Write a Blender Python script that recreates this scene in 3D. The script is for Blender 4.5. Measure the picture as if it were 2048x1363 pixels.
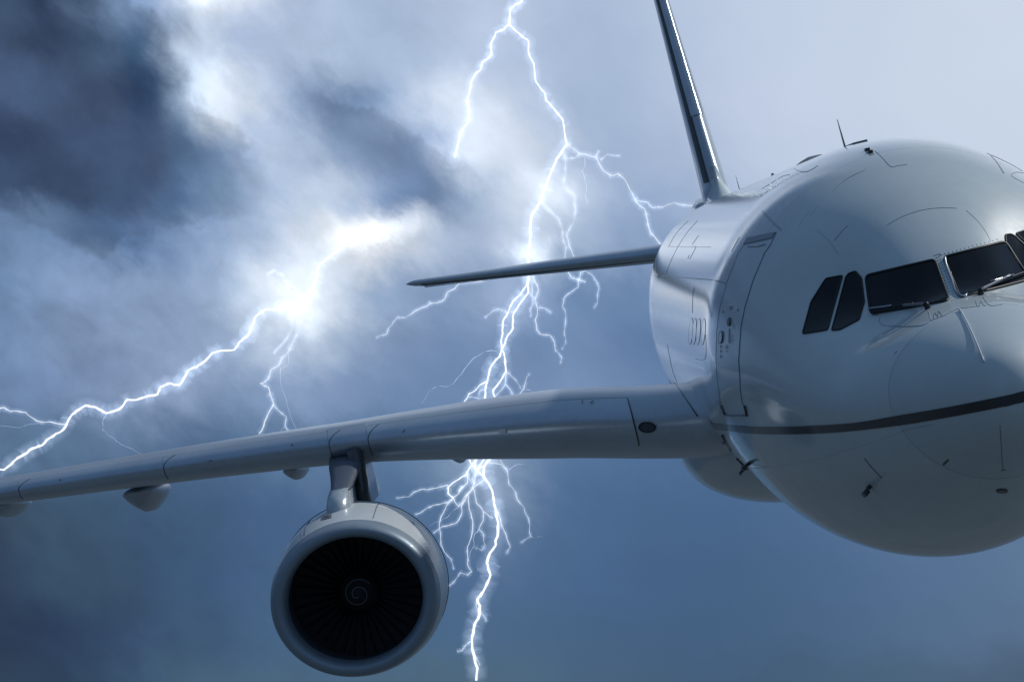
import bpy, math, random
import numpy as np
from mathutils import Vector, Matrix
from mathutils.bvhtree import BVHTree
from mathutils.geometry import delaunay_2d_cdt

for o in list(bpy.data.objects):
    bpy.data.objects.remove(o)
random.seed(7)
rng = np.random.default_rng(7)
SC = bpy.context.scene
COL = SC.collection

# ------------------------------------------------------------------ camera
# Aircraft frame: x aft from the nose, y to the aircraft's right, z up.
# One aircraft unit is 1.41 m (the root object carries that scale).
UNIT = 1.41
CW, CH = 2048, 1363
FPX = 5958.7
CAMP = np.array([-22.876, 3.2098, 1.5417])
CAMR = np.array([0.0229036, 0.0157704, -0.2387797])
PITCH = math.radians(8.5)
ALT = 600.0

def rotm(a):
    t = np.linalg.norm(a); k = a/t
    K = np.array([[0, -k[2], k[1]], [k[2], 0, -k[0]], [-k[1], k[0], 0]])
    return np.eye(3)+math.sin(t)*K+(1-math.cos(t))*K@K
RP = rotm(CAMR) @ np.array([[0, -1, 0], [0, 0, -1], [1, 0, 0]], float)   # rows: right, down, forward
right_w = np.array([1, 0, 0.]); fwd_w = np.array([0, math.cos(PITCH), math.sin(PITCH)])
up_w = np.array([0, -math.sin(PITCH), math.cos(PITCH)])
RW = np.stack([right_w, -up_w, fwd_w], 1) @ RP                          # aircraft -> world rotation
cam_d = bpy.data.cameras.new('camera'); cam = bpy.data.objects.new('camera', cam_d); COL.objects.link(cam)
cam.location = (0, 0, ALT); cam.rotation_euler = (math.pi/2+PITCH, 0, 0)
cam_d.sensor_width = 36; cam_d.lens = FPX/CW*36
cam_d.clip_start = 0.5; cam_d.clip_end = 80000
SC.camera = cam

def lin(c):
    return tuple(((v/255)/12.92 if v/255 <= .04045 else ((v/255+.055)/1.055)**2.4) for v in c)

# ------------------------------------------------------------------ sun
sun_plane = np.array([.36, -.85, .57]); sun_dir = RW @ sun_plane; sun_dir /= np.linalg.norm(sun_dir)
sd = bpy.data.lights.new('sun', 'SUN'); so = bpy.data.objects.new('sun', sd); COL.objects.link(so)
sd.energy = 1.9; sd.angle = math.radians(2.0); sd.color = (1.0, .97, .92)
so.rotation_euler = Vector(sun_dir).to_track_quat('Z', 'Y').to_euler()
SUN_EL = math.asin(sun_dir[2]); SUN_AZ = math.atan2(sun_dir[0], sun_dir[1])

# ------------------------------------------------------------------ world: storm sky by direction
W = bpy.data.worlds.new('World'); SC.world = W; W.use_nodes = True
NT = W.node_tree; NT.nodes.clear()
class G:
    """small helper to write node graphs as expressions"""
    def __init__(s, nt): s.nt = nt
    def n(s, t, **k):
        o = s.nt.nodes.new(t)
        for a, b in k.items(): setattr(o, a, b)
        return o
    def put(s, sock, v):
        if isinstance(v, bpy.types.NodeSocket): s.nt.links.new(v, sock)
        elif v is not None: sock.default_value = v
    def m(s, op, a, b=None, c=None, clamp=False):
        o = s.n('ShaderNodeMath', operation=op); o.use_clamp = clamp
        s.put(o.inputs[0], a); s.put(o.inputs[1], b); s.put(o.inputs[2], c)
        return o.outputs[0]
    def ss(s, v, a, b, c=0., d=1.):
        o = s.n('ShaderNodeMapRange', interpolation_type='SMOOTHSTEP')
        for i, x in enumerate((v, a, b, c, d)): s.put(o.inputs[i], x)
        return o.outputs[0]
    def mr(s, v, a, b, c=0., d=1.):
        o = s.n('ShaderNodeMapRange')
        for i, x in enumerate((v, a, b, c, d)): s.put(o.inputs[i], x)
        return o.outputs[0]
    def mix(s, f, a, b, mode='MIX'):
        o = s.n('ShaderNodeMix', data_type='RGBA', blend_type=mode)
        s.put(o.inputs[0], f); s.put(o.inputs[6], a); s.put(o.inputs[7], b)
        return o.outputs[2]
    def noise(s, vec, scale, detail=4, rough=.5, dist=0., out=0):
        o = s.n('ShaderNodeTexNoise'); s.put(o.inputs['Vector'], vec)
        o.inputs['Scale'].default_value = scale; o.inputs['Detail'].default_value = detail
        o.inputs['Roughness'].default_value = rough; o.inputs['Distortion'].default_value = dist
        return o.outputs[out]
    def xyz(s, x, y, z):
        o = s.n('ShaderNodeCombineXYZ'); s.put(o.inputs[0], x); s.put(o.inputs[1], y); s.put(o.inputs[2], z)
        return o.outputs[0]
    def sep(s, v):
        o = s.n('ShaderNodeSeparateXYZ'); s.put(o.inputs[0], v); return o.outputs
    def ramp(s, f, stops, interp='CARDINAL'):
        o = s.n('ShaderNodeValToRGB'); o.color_ramp.interpolation = interp
        e = o.color_ramp.elements
        while len(e) < len(stops): e.new(.5)
        for i, (p, c) in enumerate(stops):
            e[i].position = p; e[i].color = (*c, 1)
        s.put(o.inputs[0], f); return o.outputs[0]
g = G(NT)
tc = g.n('ShaderNodeTexCoord'); dirv = tc.outputs['Generated']
dx, dy, dz = g.sep(dirv)
az = g.m('ARCTAN2', dx, dy)                       # 0 = where the bolts stand
el = g.m('ARCSINE', dz)
uu = g.m('MULTIPLY', az, FPX/1000.0)              # in thousandths of the picture scale
vv = g.m('MULTIPLY', g.m('SUBTRACT', PITCH, el), FPX/1000.0)
uvv = g.xyz(uu, vv, 0)
# wispy warp of the cloud layout
rotv = g.n('ShaderNodeVectorRotate', rotation_type='Z_AXIS'); g.put(rotv.inputs['Vector'], uvv); rotv.inputs['Angle'].default_value = -.72
str_ = g.n('ShaderNodeMapping'); g.put(str_.inputs[0], rotv.outputs[0]); str_.inputs['Scale'].default_value = (1.0, 1.6, 1)
w1 = g.noise(str_.outputs[0], 3.2, 5, .5, .3, out=1)
w2 = g.noise(str_.outputs[0], 9.0, 7, .62, .2, out=1)
wx, wy, wz = g.sep(w1); xx, xy, xz = g.sep(w2)
U = g.m('ADD', uu, g.m('ADD', g.m('MULTIPLY', g.m('SUBTRACT', wx, .5), .13), g.m('MULTIPLY', g.m('SUBTRACT', xx, .5), .10)))
V = g.m('ADD', vv, g.m('ADD', g.m('MULTIPLY', g.m('SUBTRACT', wy, .5), .13), g.m('MULTIPLY', g.m('SUBTRACT', xy, .5), .10)))
# colours of the cloud mass on a coarse grid of directions (rows: elevation, stops: azimuth)
CX = [-150, 0, 100, 200, 290, 370, 450, 550, 650, 750, 850, 950, 1050, 1150, 1300, 1500, 1800, 2100]
ROWS = [
 (-150, [(82,104,140),(82,104,140),(90,115,150),(130,155,188),(165,185,214),(200,214,232),(205,218,236),(185,200,225),(178,194,220),(180,196,222),(182,198,224),(186,202,226),(184,200,224),(176,193,219),(182,198,222),(192,206,228),(201,214,233),(205,217,235)]),
 (0,    [(66,86,118),(68,90,120),(58,76,106),(120,145,180),(150,172,206),(205,217,235),(222,230,241),(182,198,224),(172,190,217),(168,187,214),(176,193,220),(184,200,226),(182,198,223),(172,190,217),(178,195,220),(192,206,228),(200,213,232),(205,217,235)]),
 (110,  [(70,90,125),(68,88,120),(56,74,104),(82,108,142),(105,132,168),(190,207,228),(170,188,216),(175,192,220),(172,190,216),(166,185,213),(174,192,218),(184,200,226),(180,197,223),(170,188,216),(176,193,219),(192,206,228),(200,213,232),(204,217,234)]),
 (210,  [(76,96,136),(82,104,142),(78,100,136),(66,84,116),(78,102,138),(150,172,200),(214,225,239),(172,190,218),(118,142,178),(150,172,203),(196,210,231),(206,218,237),(190,205,228),(168,187,215),(174,191,218),(192,205,228),(200,213,232),(203,216,234)]),
 (310,  [(54,70,104),(58,76,110),(64,84,118),(76,98,136),(80,102,138),(94,120,155),(128,152,186),(178,195,221),(150,172,204),(124,148,186),(146,168,202),(206,218,237),(205,217,235),(170,188,215),(165,183,212),(188,202,225),(198,211,231),(202,215,233)]),
 (400,  [(62,84,116),(64,86,120),(62,82,116),(66,88,122),(78,102,140),(92,120,156),(130,155,188),(168,187,215),(190,206,228),(140,163,198),(116,142,180),(160,180,208),(206,218,236),(186,202,226),(152,173,205),(178,194,220),(192,206,228),(198,212,231)]),
 (480,  [(84,110,146),(104,130,166),(100,126,162),(78,104,140),(92,118,156),(126,150,186),(150,172,204),(180,197,222),(226,234,245),(246,249,253),(196,210,231),(170,188,216),(196,210,231),(168,187,214),(140,162,196),(160,180,210),(180,196,222),(190,205,228)]),
 (590,  [(96,122,160),(110,138,174),(128,152,188),(132,155,190),(136,158,192),(142,164,197),(166,186,213),(216,227,241),(214,225,240),(164,184,212),(136,159,193),(134,157,191),(146,168,202),(116,143,180),(108,135,173),(130,155,190),(150,172,205),(165,185,214)]),
 (690,  [(108,134,172),(114,140,178),(126,150,186),(134,156,191),(138,160,194),(142,163,197),(152,173,205),(176,194,219),(166,186,213),(134,157,192),(120,145,183),(114,141,180),(108,136,176),(116,142,182),(98,127,168),(105,133,172),(125,150,188),(140,163,198)]),
 (790,  [(104,130,168),(110,136,174),(118,142,180),(124,147,184),(126,149,186),(128,151,187),(118,143,180),(132,156,192),(128,152,190),(118,144,182),(110,137,177),(112,139,178),(118,144,183),(124,149,188),(104,132,172),(95,124,166),(110,137,176),(122,148,186)]),
 (900,  [(96,120,158),(100,124,162),(98,123,162),(94,118,158),(90,114,154),(88,112,152),(90,115,155),(98,124,164),(98,124,166),(96,124,166),(98,126,168),(100,128,170),(98,126,170),(92,120,166),(86,114,160),(84,112,158),(95,122,166),(105,130,172)]),
 (1030, [(54,72,100),(60,80,108),(66,90,122),(66,92,126),(66,92,130),(70,98,138),(72,100,142),(76,105,150),(80,110,156),(84,114,160),(88,118,164),(90,120,166),(88,118,164),(84,114,162),(80,110,157),(80,111,157),(96,124,168),(106,132,172)]),
 (1160, [(40,56,88),(46,64,96),(58,82,114),(60,84,116),(58,83,118),(64,92,132),(68,96,140),(74,104,148),(78,108,154),(80,110,156),(84,114,160),(86,116,162),(84,114,160),(80,110,158),(76,106,152),(77,107,150),(90,118,162),(106,131,170)]),
 (1265, [(40,58,84),(42,60,92),(40,60,96),(48,70,108),(58,84,122),(66,94,132),(70,98,138),(76,106,146),(80,110,150),(80,111,152),(80,112,154),(82,113,156),(82,112,154),(78,108,150),(74,104,146),(76,106,148),(88,115,156),(102,126,164)]),
 (1363, [(44,68,98),(46,70,100),(44,66,98),(50,74,108),(66,94,130),(74,102,134),(78,106,138),(80,108,140),(82,110,142),(84,112,142),(84,112,142),(84,112,142),(84,112,144),(80,108,144),(76,104,140),(72,100,136),(82,108,142),(84,104,136)]),
]
span = (CX[-1]-CX[0])/1000.0
fx = g.m('DIVIDE', g.m('SUBTRACT', U, (CX[0]-CW/2)/1000.0), span, clamp=True)
cur = None
for i, (ry, cols) in enumerate(ROWS):
    kf = 1.0 if ry < 650 else (.97 if ry < 850 else (.92 if ry < 1000 else .88))
    tint = (.97, 1.02, 1.0) if ry >= 900 else (1, 1, 1)
    stops = [((x-CX[0])/(CX[-1]-CX[0]), lin([v*tn*(kf if not (ry <= 400 and x <= 290 and sum(c) < 420) else .88)*(.94 if 200 < ry < 410 and 600 < x < 960 and sum(c) < 500 else 1) for v, tn in zip(c, tint)])) for x, c in zip(CX, cols)]
    rc = g.ramp(fx, stops)
    if cur is None: cur = rc
    else:
        f = g.ss(V, (ROWS[i-1][0]-CH/2)/1000.0, (ry-CH/2)/1000.0)
        cur = g.mix(f, cur, rc)
# the rest of the sky goes on: pale towards the sun's side and overhead, darker to the left and low down
side = g.mr(dx, -1., 1.)
gen_hi = g.mix(side, (*lin((72,98,130)), 1), (*lin((108,136,166)), 1))
gen_lo = g.mix(side, (*lin((40,58,88)), 1), (*lin((62,86,122)), 1))
gen = g.mix(g.ss(g.m('ADD', el, g.m('MULTIPLY', g.m('SUBTRACT', g.noise(dirv, 3.0, 6, .6, .3), .5), .22)), -.05, .34), gen_lo, gen_hi)
big = g.noise(dirv, 2.2, 6, .55, .4)
gen = g.mix(g.ss(big, .40, .62, 0., .55), gen, g.mix(.5, gen, (.05, .08, .14, 1)))
dist_az = g.m('ABSOLUTE', az); dist_el = g.m('ABSOLUTE', g.m('SUBTRACT', el, PITCH))
inside = g.m('MULTIPLY', g.ss(dist_az, .19, .80, 1., 0.), g.ss(dist_el, .15, .60, 1., 0.))
# cloud lit from inside by the discharges
def glow(px, py, rx, ry, amp, ang=0.):
    a = g.m('SUBTRACT', U, (px-CW/2)/1000.); b = g.m('SUBTRACT', V, (py-CH/2)/1000.); c_, s_ = math.cos(ang), math.sin(ang)
    p = g.m('DIVIDE', g.m('ADD', g.m('MULTIPLY', a, c_), g.m('MULTIPLY', b, s_)), rx/1000.)
    q = g.m('DIVIDE', g.m('SUBTRACT', g.m('MULTIPLY', b, c_), g.m('MULTIPLY', a, s_)), ry/1000.)
    return g.m('MULTIPLY', g.m('EXPONENT', g.m('MULTIPLY', g.m('ADD', g.m('MULTIPLY', p, p), g.m('MULTIPLY', q, q)), -1.)), amp)
gl = None
for a in ((592, 608, 46, 46, .20), (550, 596, 110, 60, .10), (590, 640, 120, 110, .08), (690, 492, 85, 24, .22, -.34), (785, 455, 50, 26, .22, -.2), (1054, 516, 34, 26, .50), (965, 930, 95, 80, .16), (985, 990, 60, 110, .10),
          (1090, 385, 60, 40, .22), (930, 280, 70, 90, .22), (400, 8, 70, 26, .35), (395, 190, 40, 60, .25, .7), (1000, 640, 60, 90, .08), (350, 790, 160, 60, .08, -.5)):
    k_ = glow(*a); gl = k_ if gl is None else g.m('ADD', gl, k_)
glc = g.n('ShaderNodeVectorMath', operation='SCALE'); glc.inputs[0].default_value = (.86, .93, 1.0); g.put(glc.inputs['Scale'], gl)
cur = g.mix(1.0, cur, glc.outputs[0], 'ADD')
sky = g.mix(inside, gen, cur)
# billows
det1 = g.noise(str_.outputs[0], 6.0, 7, .55, .35)
det2 = g.noise(uvv, 9.0, 7, .6, .5)
amp = g.mr(U, -1.0, .35, .72, .03)
det = g.m('ADD', g.m('MULTIPLY', g.m('SUBTRACT', det1, .5), 1.0), g.m('MULTIPLY', g.m('SUBTRACT', det2, .5), .8))
amp = g.m('MULTIPLY', amp, g.ss(vv, .0, .35, 1., .60))
mul = g.m('ADD', 1.0, g.m('MULTIPLY', det, amp))
# firm edges of the nearer cloud banks
def curve(v, pts):
    lo, hi = pts[0][0], pts[-1][0]; a = min(p[1] for p in pts); b = max(p[1] for p in pts)
    r_ = g.ramp(g.mr(v, lo, hi), [((p[0]-lo)/(hi-lo), ((p[1]-a)/(b-a),)*3) for p in pts], 'LINEAR')
    return g.mr(g.sep(r_)[0], 0., 1., a, b)
n3 = g.noise(uvv, 22., 6, .6, .3); n4 = g.noise(uvv, 8., 5, .6, .4)
UE = g.m('ADD', uu, g.m('ADD', g.m('MULTIPLY', g.m('SUBTRACT', n3, .5), .07), g.m('MULTIPLY', g.m('SUBTRACT', n4, .5), .10)))
VE = g.m('ADD', vv, g.m('ADD', g.m('MULTIPLY', g.m('SUBTRACT', n4, .5), -.10), g.m('MULTIPLY', g.m('SUBTRACT', n3, .5), .07)))
def edge(along, across, pts, r0, r1, dark, light, wd, wl, soft):
    d = g.m('SUBTRACT', across, curve(along, [((p-CW/2)/1000. if across is VE else (p-CH/2)/1000., (q-CH/2)/1000. if across is VE else (q-CW/2)/1000.) for p, q in pts]))
    k = (CW if across is VE else CH)/2
    rngm = g.m('MULTIPLY', g.ss(along, (r0-k-60)/1000., (r0-k+60)/1000.), g.ss(along, (r1-k-80)/1000., (r1-k+80)/1000., 1., 0.))
    s_ = g.ss(d, -soft, soft)
    far = g.m('EXPONENT', g.m('DIVIDE', g.m('MINIMUM', d, 0.), wd)); nearl = g.m('EXPONENT', g.m('MULTIPLY', g.m('DIVIDE', g.m('MAXIMUM', d, 0.), wl), -1.))
    v = g.m('ADD', g.m('MULTIPLY', g.m('MULTIPLY', g.m('SUBTRACT', 1., s_), far), -dark), g.m('MULTIPLY', g.m('MULTIPLY', s_, nearl), light))
    return g.m('MULTIPLY', v, rngm)
ed = edge(VE, UE, [(-100, 150), (0, 215), (60, 300), (110, 335), (190, 372), (225, 400), (262, 452), (300, 485), (360, 520), (430, 560)], -200, 340, .20, .16, .12, .08, .020)
ed = g.m('ADD', ed, edge(UE, g.m('MULTIPLY', VE, 1.0) if False else VE, [(560, 170), (640, 196), (740, 228), (800, 272), (880, 303), (930, 335), (1000, 400)], 1e6, 1e6, 0, 0, .1, .1, .01)) if False else ed
mul = g.m('MULTIPLY', mul, g.m('ADD', 1., g.m('MULTIPLY', ed, inside)))
# lower face of the lit bank and upper face of the small dark one
def edge2(pts, r0, r1, above, below, wa, wb, soft):
    d = g.m('SUBTRACT', VE, curve(UE, [((p-CW/2)/1000., (q-CH/2)/1000.) for p, q in pts]))
    rngm = g.m('MULTIPLY', g.ss(UE, (r0-CW/2-60)/1000., (r0-CW/2+60)/1000.), g.ss(UE, (r1-CW/2-60)/1000., (r1-CW/2+60)/1000., 1., 0.))
    s_ = g.ss(d, -soft, soft)
    fa = g.m('EXPONENT', g.m('DIVIDE', g.m('MINIMUM', d, 0.), wa)); fb = g.m('EXPONENT', g.m('MULTIPLY', g.m('DIVIDE', g.m('MAXIMUM', d, 0.), wb), -1.))
    v = g.m('ADD', g.m('MULTIPLY', g.m('MULTIPLY', g.m('SUBTRACT', 1., s_), fa), above), g.m('MULTIPLY', g.m('MULTIPLY', s_, fb), below))
    return g.m('MULTIPLY', v, rngm)
e2 = g.m('ADD', edge2([(560, 170), (640, 196), (740, 228), (800, 272), (880, 303), (930, 335), (1000, 400)], 640, 930, .10, -.17, .05, .10, .010),
         g.m('ADD', edge2([(560, 560), (640, 520), (760, 498), (830, 462), (900, 430)], 660, 840, .08, -.10, .05, .08, .012),
             edge2([(-100, 520), (0, 478), (60, 470), (120, 500), (200, 520), (330, 470), (450, 440), (560, 400)], 20, 480, -.12, .14, .10, .06, .012)))
mul = g.m('MULTIPLY', mul, g.m('ADD', 1., g.m('MULTIPLY', e2, inside)))
mc = g.n('ShaderNodeVectorMath', operation='SCALE'); g.put(mc.inputs[0], sky); g.put(mc.inputs['Scale'], mul)
bgc = g.n('ShaderNodeBackground'); g.put(bgc.inputs[0], mc.outputs[0]); bgc.inputs[1].default_value = 1.0
nish = g.n('ShaderNodeTexSky', sky_type='NISHITA'); nish.sun_disc = False
nish.sun_elevation = SUN_EL; nish.sun_rotation = SUN_AZ
bgs = g.n('ShaderNodeBackground'); g.put(bgs.inputs[0], nish.outputs[0]); bgs.inputs[1].default_value = .08
ms = g.n('ShaderNodeMixShader'); ms.inputs[0].default_value = .97
NT.links.new(bgs.outputs[0], ms.inputs[1]); NT.links.new(bgc.outputs[0], ms.inputs[2])
wo = g.n('ShaderNodeOutputWorld'); NT.links.new(ms.outputs[0], wo.inputs[0])

SC.view_settings.view_transform = 'Standard'; SC.view_settings.look = 'None'
SC.view_settings.exposure = 0; SC.view_settings.gamma = 1
try:
    SC.cycles.transparent_max_bounces = 48
    SC.cycles.max_bounces = 8
except Exception: pass

# ------------------------------------------------------------------ materials
def mat(name, col, rough=.4, metal=0., coat=0., crough=.06, var=.0, bump=0., bscale=6., emis=None, estr=0., spec=.5, stretch=None, streak=0.):
    m = bpy.data.materials.new(name); m.use_nodes = True; nt = m.node_tree; nt.nodes.clear(); h = G(nt)
    out = h.n('ShaderNodeOutputMaterial'); b = h.n('ShaderNodeBsdfPrincipled'); nt.links.new(b.outputs[0], out.inputs[0])
    b.inputs['Base Color'].default_value = (*col, 1); b.inputs['Roughness'].default_value = rough
    b.inputs['Metallic'].default_value = metal; b.inputs['Coat Weight'].default_value = coat
    b.inputs['Coat Roughness'].default_value = crough; b.inputs['Specular IOR Level'].default_value = spec
    t = h.n('ShaderNodeTexCoord').outputs['Object']
    if stretch:
        mp = h.n('ShaderNodeMapping'); h.put(mp.inputs[0], t); mp.inputs['Scale'].default_value = stretch; t2 = mp.outputs[0]
    else: t2 = t
    if var:
        a = h.noise(t, 1.3, 6, .6); c = h.noise(t2, 9, 5, .65)
        f = h.m('ADD', h.m('MULTIPLY', h.ss(a, .3, .7), .6), h.m('MULTIPLY', h.ss(c, .35, .7), .4))
        info = h.n('ShaderNodeObjectInfo').outputs['Random']
        f = h.m('ADD', f, h.m('MULTIPLY', h.m('SUBTRACT', info, .5), .35))
        h.put(b.inputs['Base Color'], h.mix(f, tuple(v*(1-var) for v in col)+(1,), tuple(min(1, v*(1+var*.6)) for v in col)+(1,)))
        h.put(b.inputs['Roughness'], h.mr(c, .3, .75, rough*.92, min(1, rough*1.12)))
    if bump:
        n = h.noise(t2, bscale, 3, .5)
        if streak:
            w = h.n('ShaderNodeMapping'); h.put(w.inputs[0], t); w.inputs['Scale'].default_value = (1.5, .22, .22)
            n = h.m('ADD', n, h.m('MULTIPLY', h.noise(w.outputs[0], 3, 4, .6), streak))
        bp = h.n('ShaderNodeBump'); bp.inputs['Strength'].default_value = bump; bp.inputs['Distance'].default_value = .02
        h.put(bp.inputs['Height'], n); h.put(b.inputs['Normal'], bp.outputs[0])
    if emis:
        b.inputs['Emission Color'].default_value = (*emis, 1); b.inputs['Emission Strength'].default_value = estr
    return m
M = dict(
 barrel=mat('glossy_white_paint', (.58, .68, .71), .30, 0, 1., crough=.09, var=.03, bump=.22, bscale=.9, streak=2.2),
 paint=mat('white_paint', (.68, .76, .77), .42, 0, .75, crough=.08, spec=.4, var=.04, bump=.10, bscale=1.2, streak=.9),
 radome=mat('radome_paint', (.64, .72, .74), .45, 0, .60, crough=.10, spec=.35, var=.04, bump=.05, bscale=2.),
 wing=mat('wing_grey_paint', (.52, .60, .68), .34, .35, .25, var=.10, bump=.06, bscale=2., stretch=(.6, 3, 1)),
 slat=mat('slat_paint', (.58, .66, .75), .30, .55, .25, var=.10, bump=.05, bscale=3., stretch=(3, .5, 1)),
 metal=mat('polished_metal', (.62, .65, .68), .24, 1., 0, var=.12, bump=.04, bscale=5.),
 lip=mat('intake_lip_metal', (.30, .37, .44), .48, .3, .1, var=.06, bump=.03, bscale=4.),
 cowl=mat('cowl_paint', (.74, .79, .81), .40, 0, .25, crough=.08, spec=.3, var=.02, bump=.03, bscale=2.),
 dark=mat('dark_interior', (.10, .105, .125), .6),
 shell=mat('primer_under_skin', (.05, .055, .06), .7),
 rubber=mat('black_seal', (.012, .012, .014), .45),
 glass=mat('cockpit_glass', (.006, .007, .010), .05, 0, 0, spec=.28, bump=.05, bscale=2.),
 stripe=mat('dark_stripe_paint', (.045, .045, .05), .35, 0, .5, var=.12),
 blade=mat('fan_blade_metal', (.05, .053, .06), .8, 0, var=.2),
 spin=mat('spinner_paint', (.05, .052, .058), .4),
 swirl=mat('swirl_paint', (.20, .21, .23), .5),
 grey=mat('grey_paint', (.20, .22, .25), .45, var=.15),
 line=mat('joint_sealant', (.15, .185, .22), .6),
 faint=mat('faint_joint', (.36, .41, .46), .5),
 white=mat('white_sealant', (.75, .78, .80), .4),
 lens=mat('lamp_glass', (.07, .08, .10), .15, 0, .5),
collar=mat('shaded_collar_paint', (.11, .13, .17), .45, 0, .1, var=.1),  # wing paint made darker: the shade under the wing is in the colour
 pylon=mat('bare_metal', (.56, .62, .65), .28, .25, .2, var=.22, bump=.12, bscale=5., stretch=(1, 1, 5)),
)

# ------------------------------------------------------------------ tree helpers
def mesh_obj(name, verts, faces, material, parent=None, normals=None, smooth=True):
    me = bpy.data.meshes.new(name)
    me.from_pydata([tuple(map(float, v)) for v in verts], [], [tuple(map(int, f)) for f in faces])
    me.materials.append(material)
    if smooth: me.polygons.foreach_set('use_smooth', [True]*len(me.polygons))
    me.update()
    if normals is not None:
        me.normals_split_custom_set_from_vertices([tuple(map(float, n)) for n in normals])
    o = bpy.data.objects.new(name, me); COL.objects.link(o)
    if parent is not None: o.parent = parent
    return o

plane = bpy.data.objects.new('airliner', None); COL.objects.link(plane)
Mw = Matrix(RW.tolist()).to_4x4()
loc = np.array([0, 0, ALT]) - RW @ (CAMP*UNIT)
plane.matrix_world = Matrix.Translation(loc) @ Mw @ Matrix.Scale(UNIT, 4)
plane['label'] = 'white twin-engine jet airliner with dark cheat line and plugged cabin windows, flying before storm clouds'
plane['category'] = 'airplane'

# ------------------------------------------------------------------ ground far below
def gm():
    m = bpy.data.materials.new('dark_terrain'); m.use_nodes = True; nt = m.node_tree; h = G(nt)
    b = nt.nodes['Principled BSDF']; b.inputs['Roughness'].default_value = .9
    t = h.n('ShaderNodeTexCoord').outputs['Object']
    n = h.noise(t, .004, 8, .6); n2 = h.noise(t, .0006, 4, .5)
    h.put(b.inputs['Base Color'], h.mix(h.ss(h.m('ADD', h.m('MULTIPLY', n, .5), h.m('MULTIPLY', n2, .5)), .38, .62), (.040, .058, .070, 1), (.088, .112, .128, 1)))
    return m
vs = [(0, 0, 0)]; fs = []
rings = [300, 1200, 4000, 12000, 35000]; NS = 48
for r in rings:
    for k in range(NS): vs.append((r*math.cos(2*math.pi*k/NS), r*math.sin(2*math.pi*k/NS), 0))
for k in range(NS): fs.append((0, 1+k, 1+(k+1) % NS))
for j in range(len(rings)-1):
    for k in range(NS):
        a = 1+j*NS+k; b = 1+j*NS+(k+1) % NS; fs.append((a, a+NS, b+NS, b))
gr = mesh_obj('ground', vs, fs, gm()); gr['kind'] = 'structure'; gr['label'] = 'dark terrain far below the aircraft'

# ------------------------------------------------------------------ fuselage surface
def pchip(xs, ys):
    xs = np.array(xs, float); ys = np.array(ys, float); h = np.diff(xs); d = np.diff(ys)/h
    mm = np.zeros(len(xs))
    for i in range(1, len(xs)-1):
        if d[i-1]*d[i] > 0:
            w1 = 2*h[i]+h[i-1]; w2 = h[i]+2*h[i-1]; mm[i] = (w1+w2)/(w1/d[i-1]+w2/d[i])
    mm[0] = d[0]; mm[-1] = d[-1]
    def f(x):
        x = np.clip(np.asarray(x, float), xs[0], xs[-1]); i = np.clip(np.searchsorted(xs, x, 'right')-1, 0, len(xs)-2)
        t = (x-xs[i])/h[i]
        return ((1+2*t)*(1-t)**2*ys[i]+t*(1-t)**2*h[i]*mm[i]+t*t*(3-2*t)*ys[i+1]+t*t*(t-1)*h[i]*mm[i+1])
    return f
TIPZ = -.26
def rootprof(xs, ys):      # profiles that start like a square root at the nose
    f = pchip(np.sqrt(xs), ys); u = np.linspace(0, math.sqrt(37.4), 3001); v = f(u); du_ = u[1]
    K = int(.35/du_); pad = np.concatenate([2*v[0]-v[K:0:-1], v, 2*v[-1]-v[-2:-K-2:-1]]); out = v.copy()
    for sg, lo_, hi_ in ((.05, 0, 2.05), (.11, 2.05, 99)):
        t = np.arange(-K, K+1)*du_; w = np.exp(-(t/sg)**2/2); w /= w.sum(); sm = np.convolve(pad, w, 'valid')
        b = np.clip((u-1.85)/.35, 0, 1); b = b*b*(3-2*b); out = sm*(1-b) if sg < .1 else out+sm*b
    out[0] = ys[0]
    return lambda x: np.interp(np.sqrt(np.clip(x, 0, 37.4)), u, out)
ztf = rootprof([0, .15, .5, .95, 1.3, 1.65, 1.98, 2.17, 2.38, 2.8, 3.5, 4.5, 5.5, 6.4, 23, 30, 35, 37.4],
               [TIPZ, .07, .24, .37, .44, .485, .52, .66, .85, 1.15, 1.53, 1.84, 1.98, 2.02, 2.02, 2.00, 1.72, 1.40])
zbf = rootprof([0, .15, .4, .65, .95, 1.5, 2, 2.8, 3.5, 4.5, 5.5, 6.4, 22.5, 26, 30, 34, 37.4],
               [TIPZ, -.58, -.79, -.92, -1.05, -1.26, -1.42, -1.63, -1.78, -1.93, -2.0, -2.02, -2.02, -1.66, -.75, .25, 1.05])
wf = rootprof([0, .15, .5, .95, 1.5, 2, 2.8, 3.5, 4.5, 5.5, 6.4, 22.5, 27, 31, 35, 37.4],
              [0, .33, .60, .82, 1.06, 1.24, 1.47, 1.62, 1.79, 1.90, 1.945, 1.945, 1.75, 1.30, .62, .16])
zcf = rootprof([0, .5, .95, 2, 3.5, 5, 6.4, 22.5, 30, 37.4], [TIPZ, -.26, -.25, -.20, -.10, -.03, 0, 0, .75, 1.22])
def surf(x, th):
    x = np.asarray(x, float); th = np.asarray(th, float)
    zc = zcf(x); c = np.cos(th); s = np.sin(th)
    h = np.where(c >= 0, ztf(x)-zc, zc-zbf(x)); h = np.maximum(h, 1e-4); w = np.maximum(wf(x), 1e-4)
    r = 1/np.sqrt((s/w)**2+(c/h)**2)
    a = np.degrees(np.abs(np.arctan2(s, c)))
    r = r*(1-.185*np.exp(-((x-2.50)/.70)**2-((a-44)/19)**2))
    return np.stack([np.broadcast_to(x, r.shape), r*s, zc+r*c], -1)
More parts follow.
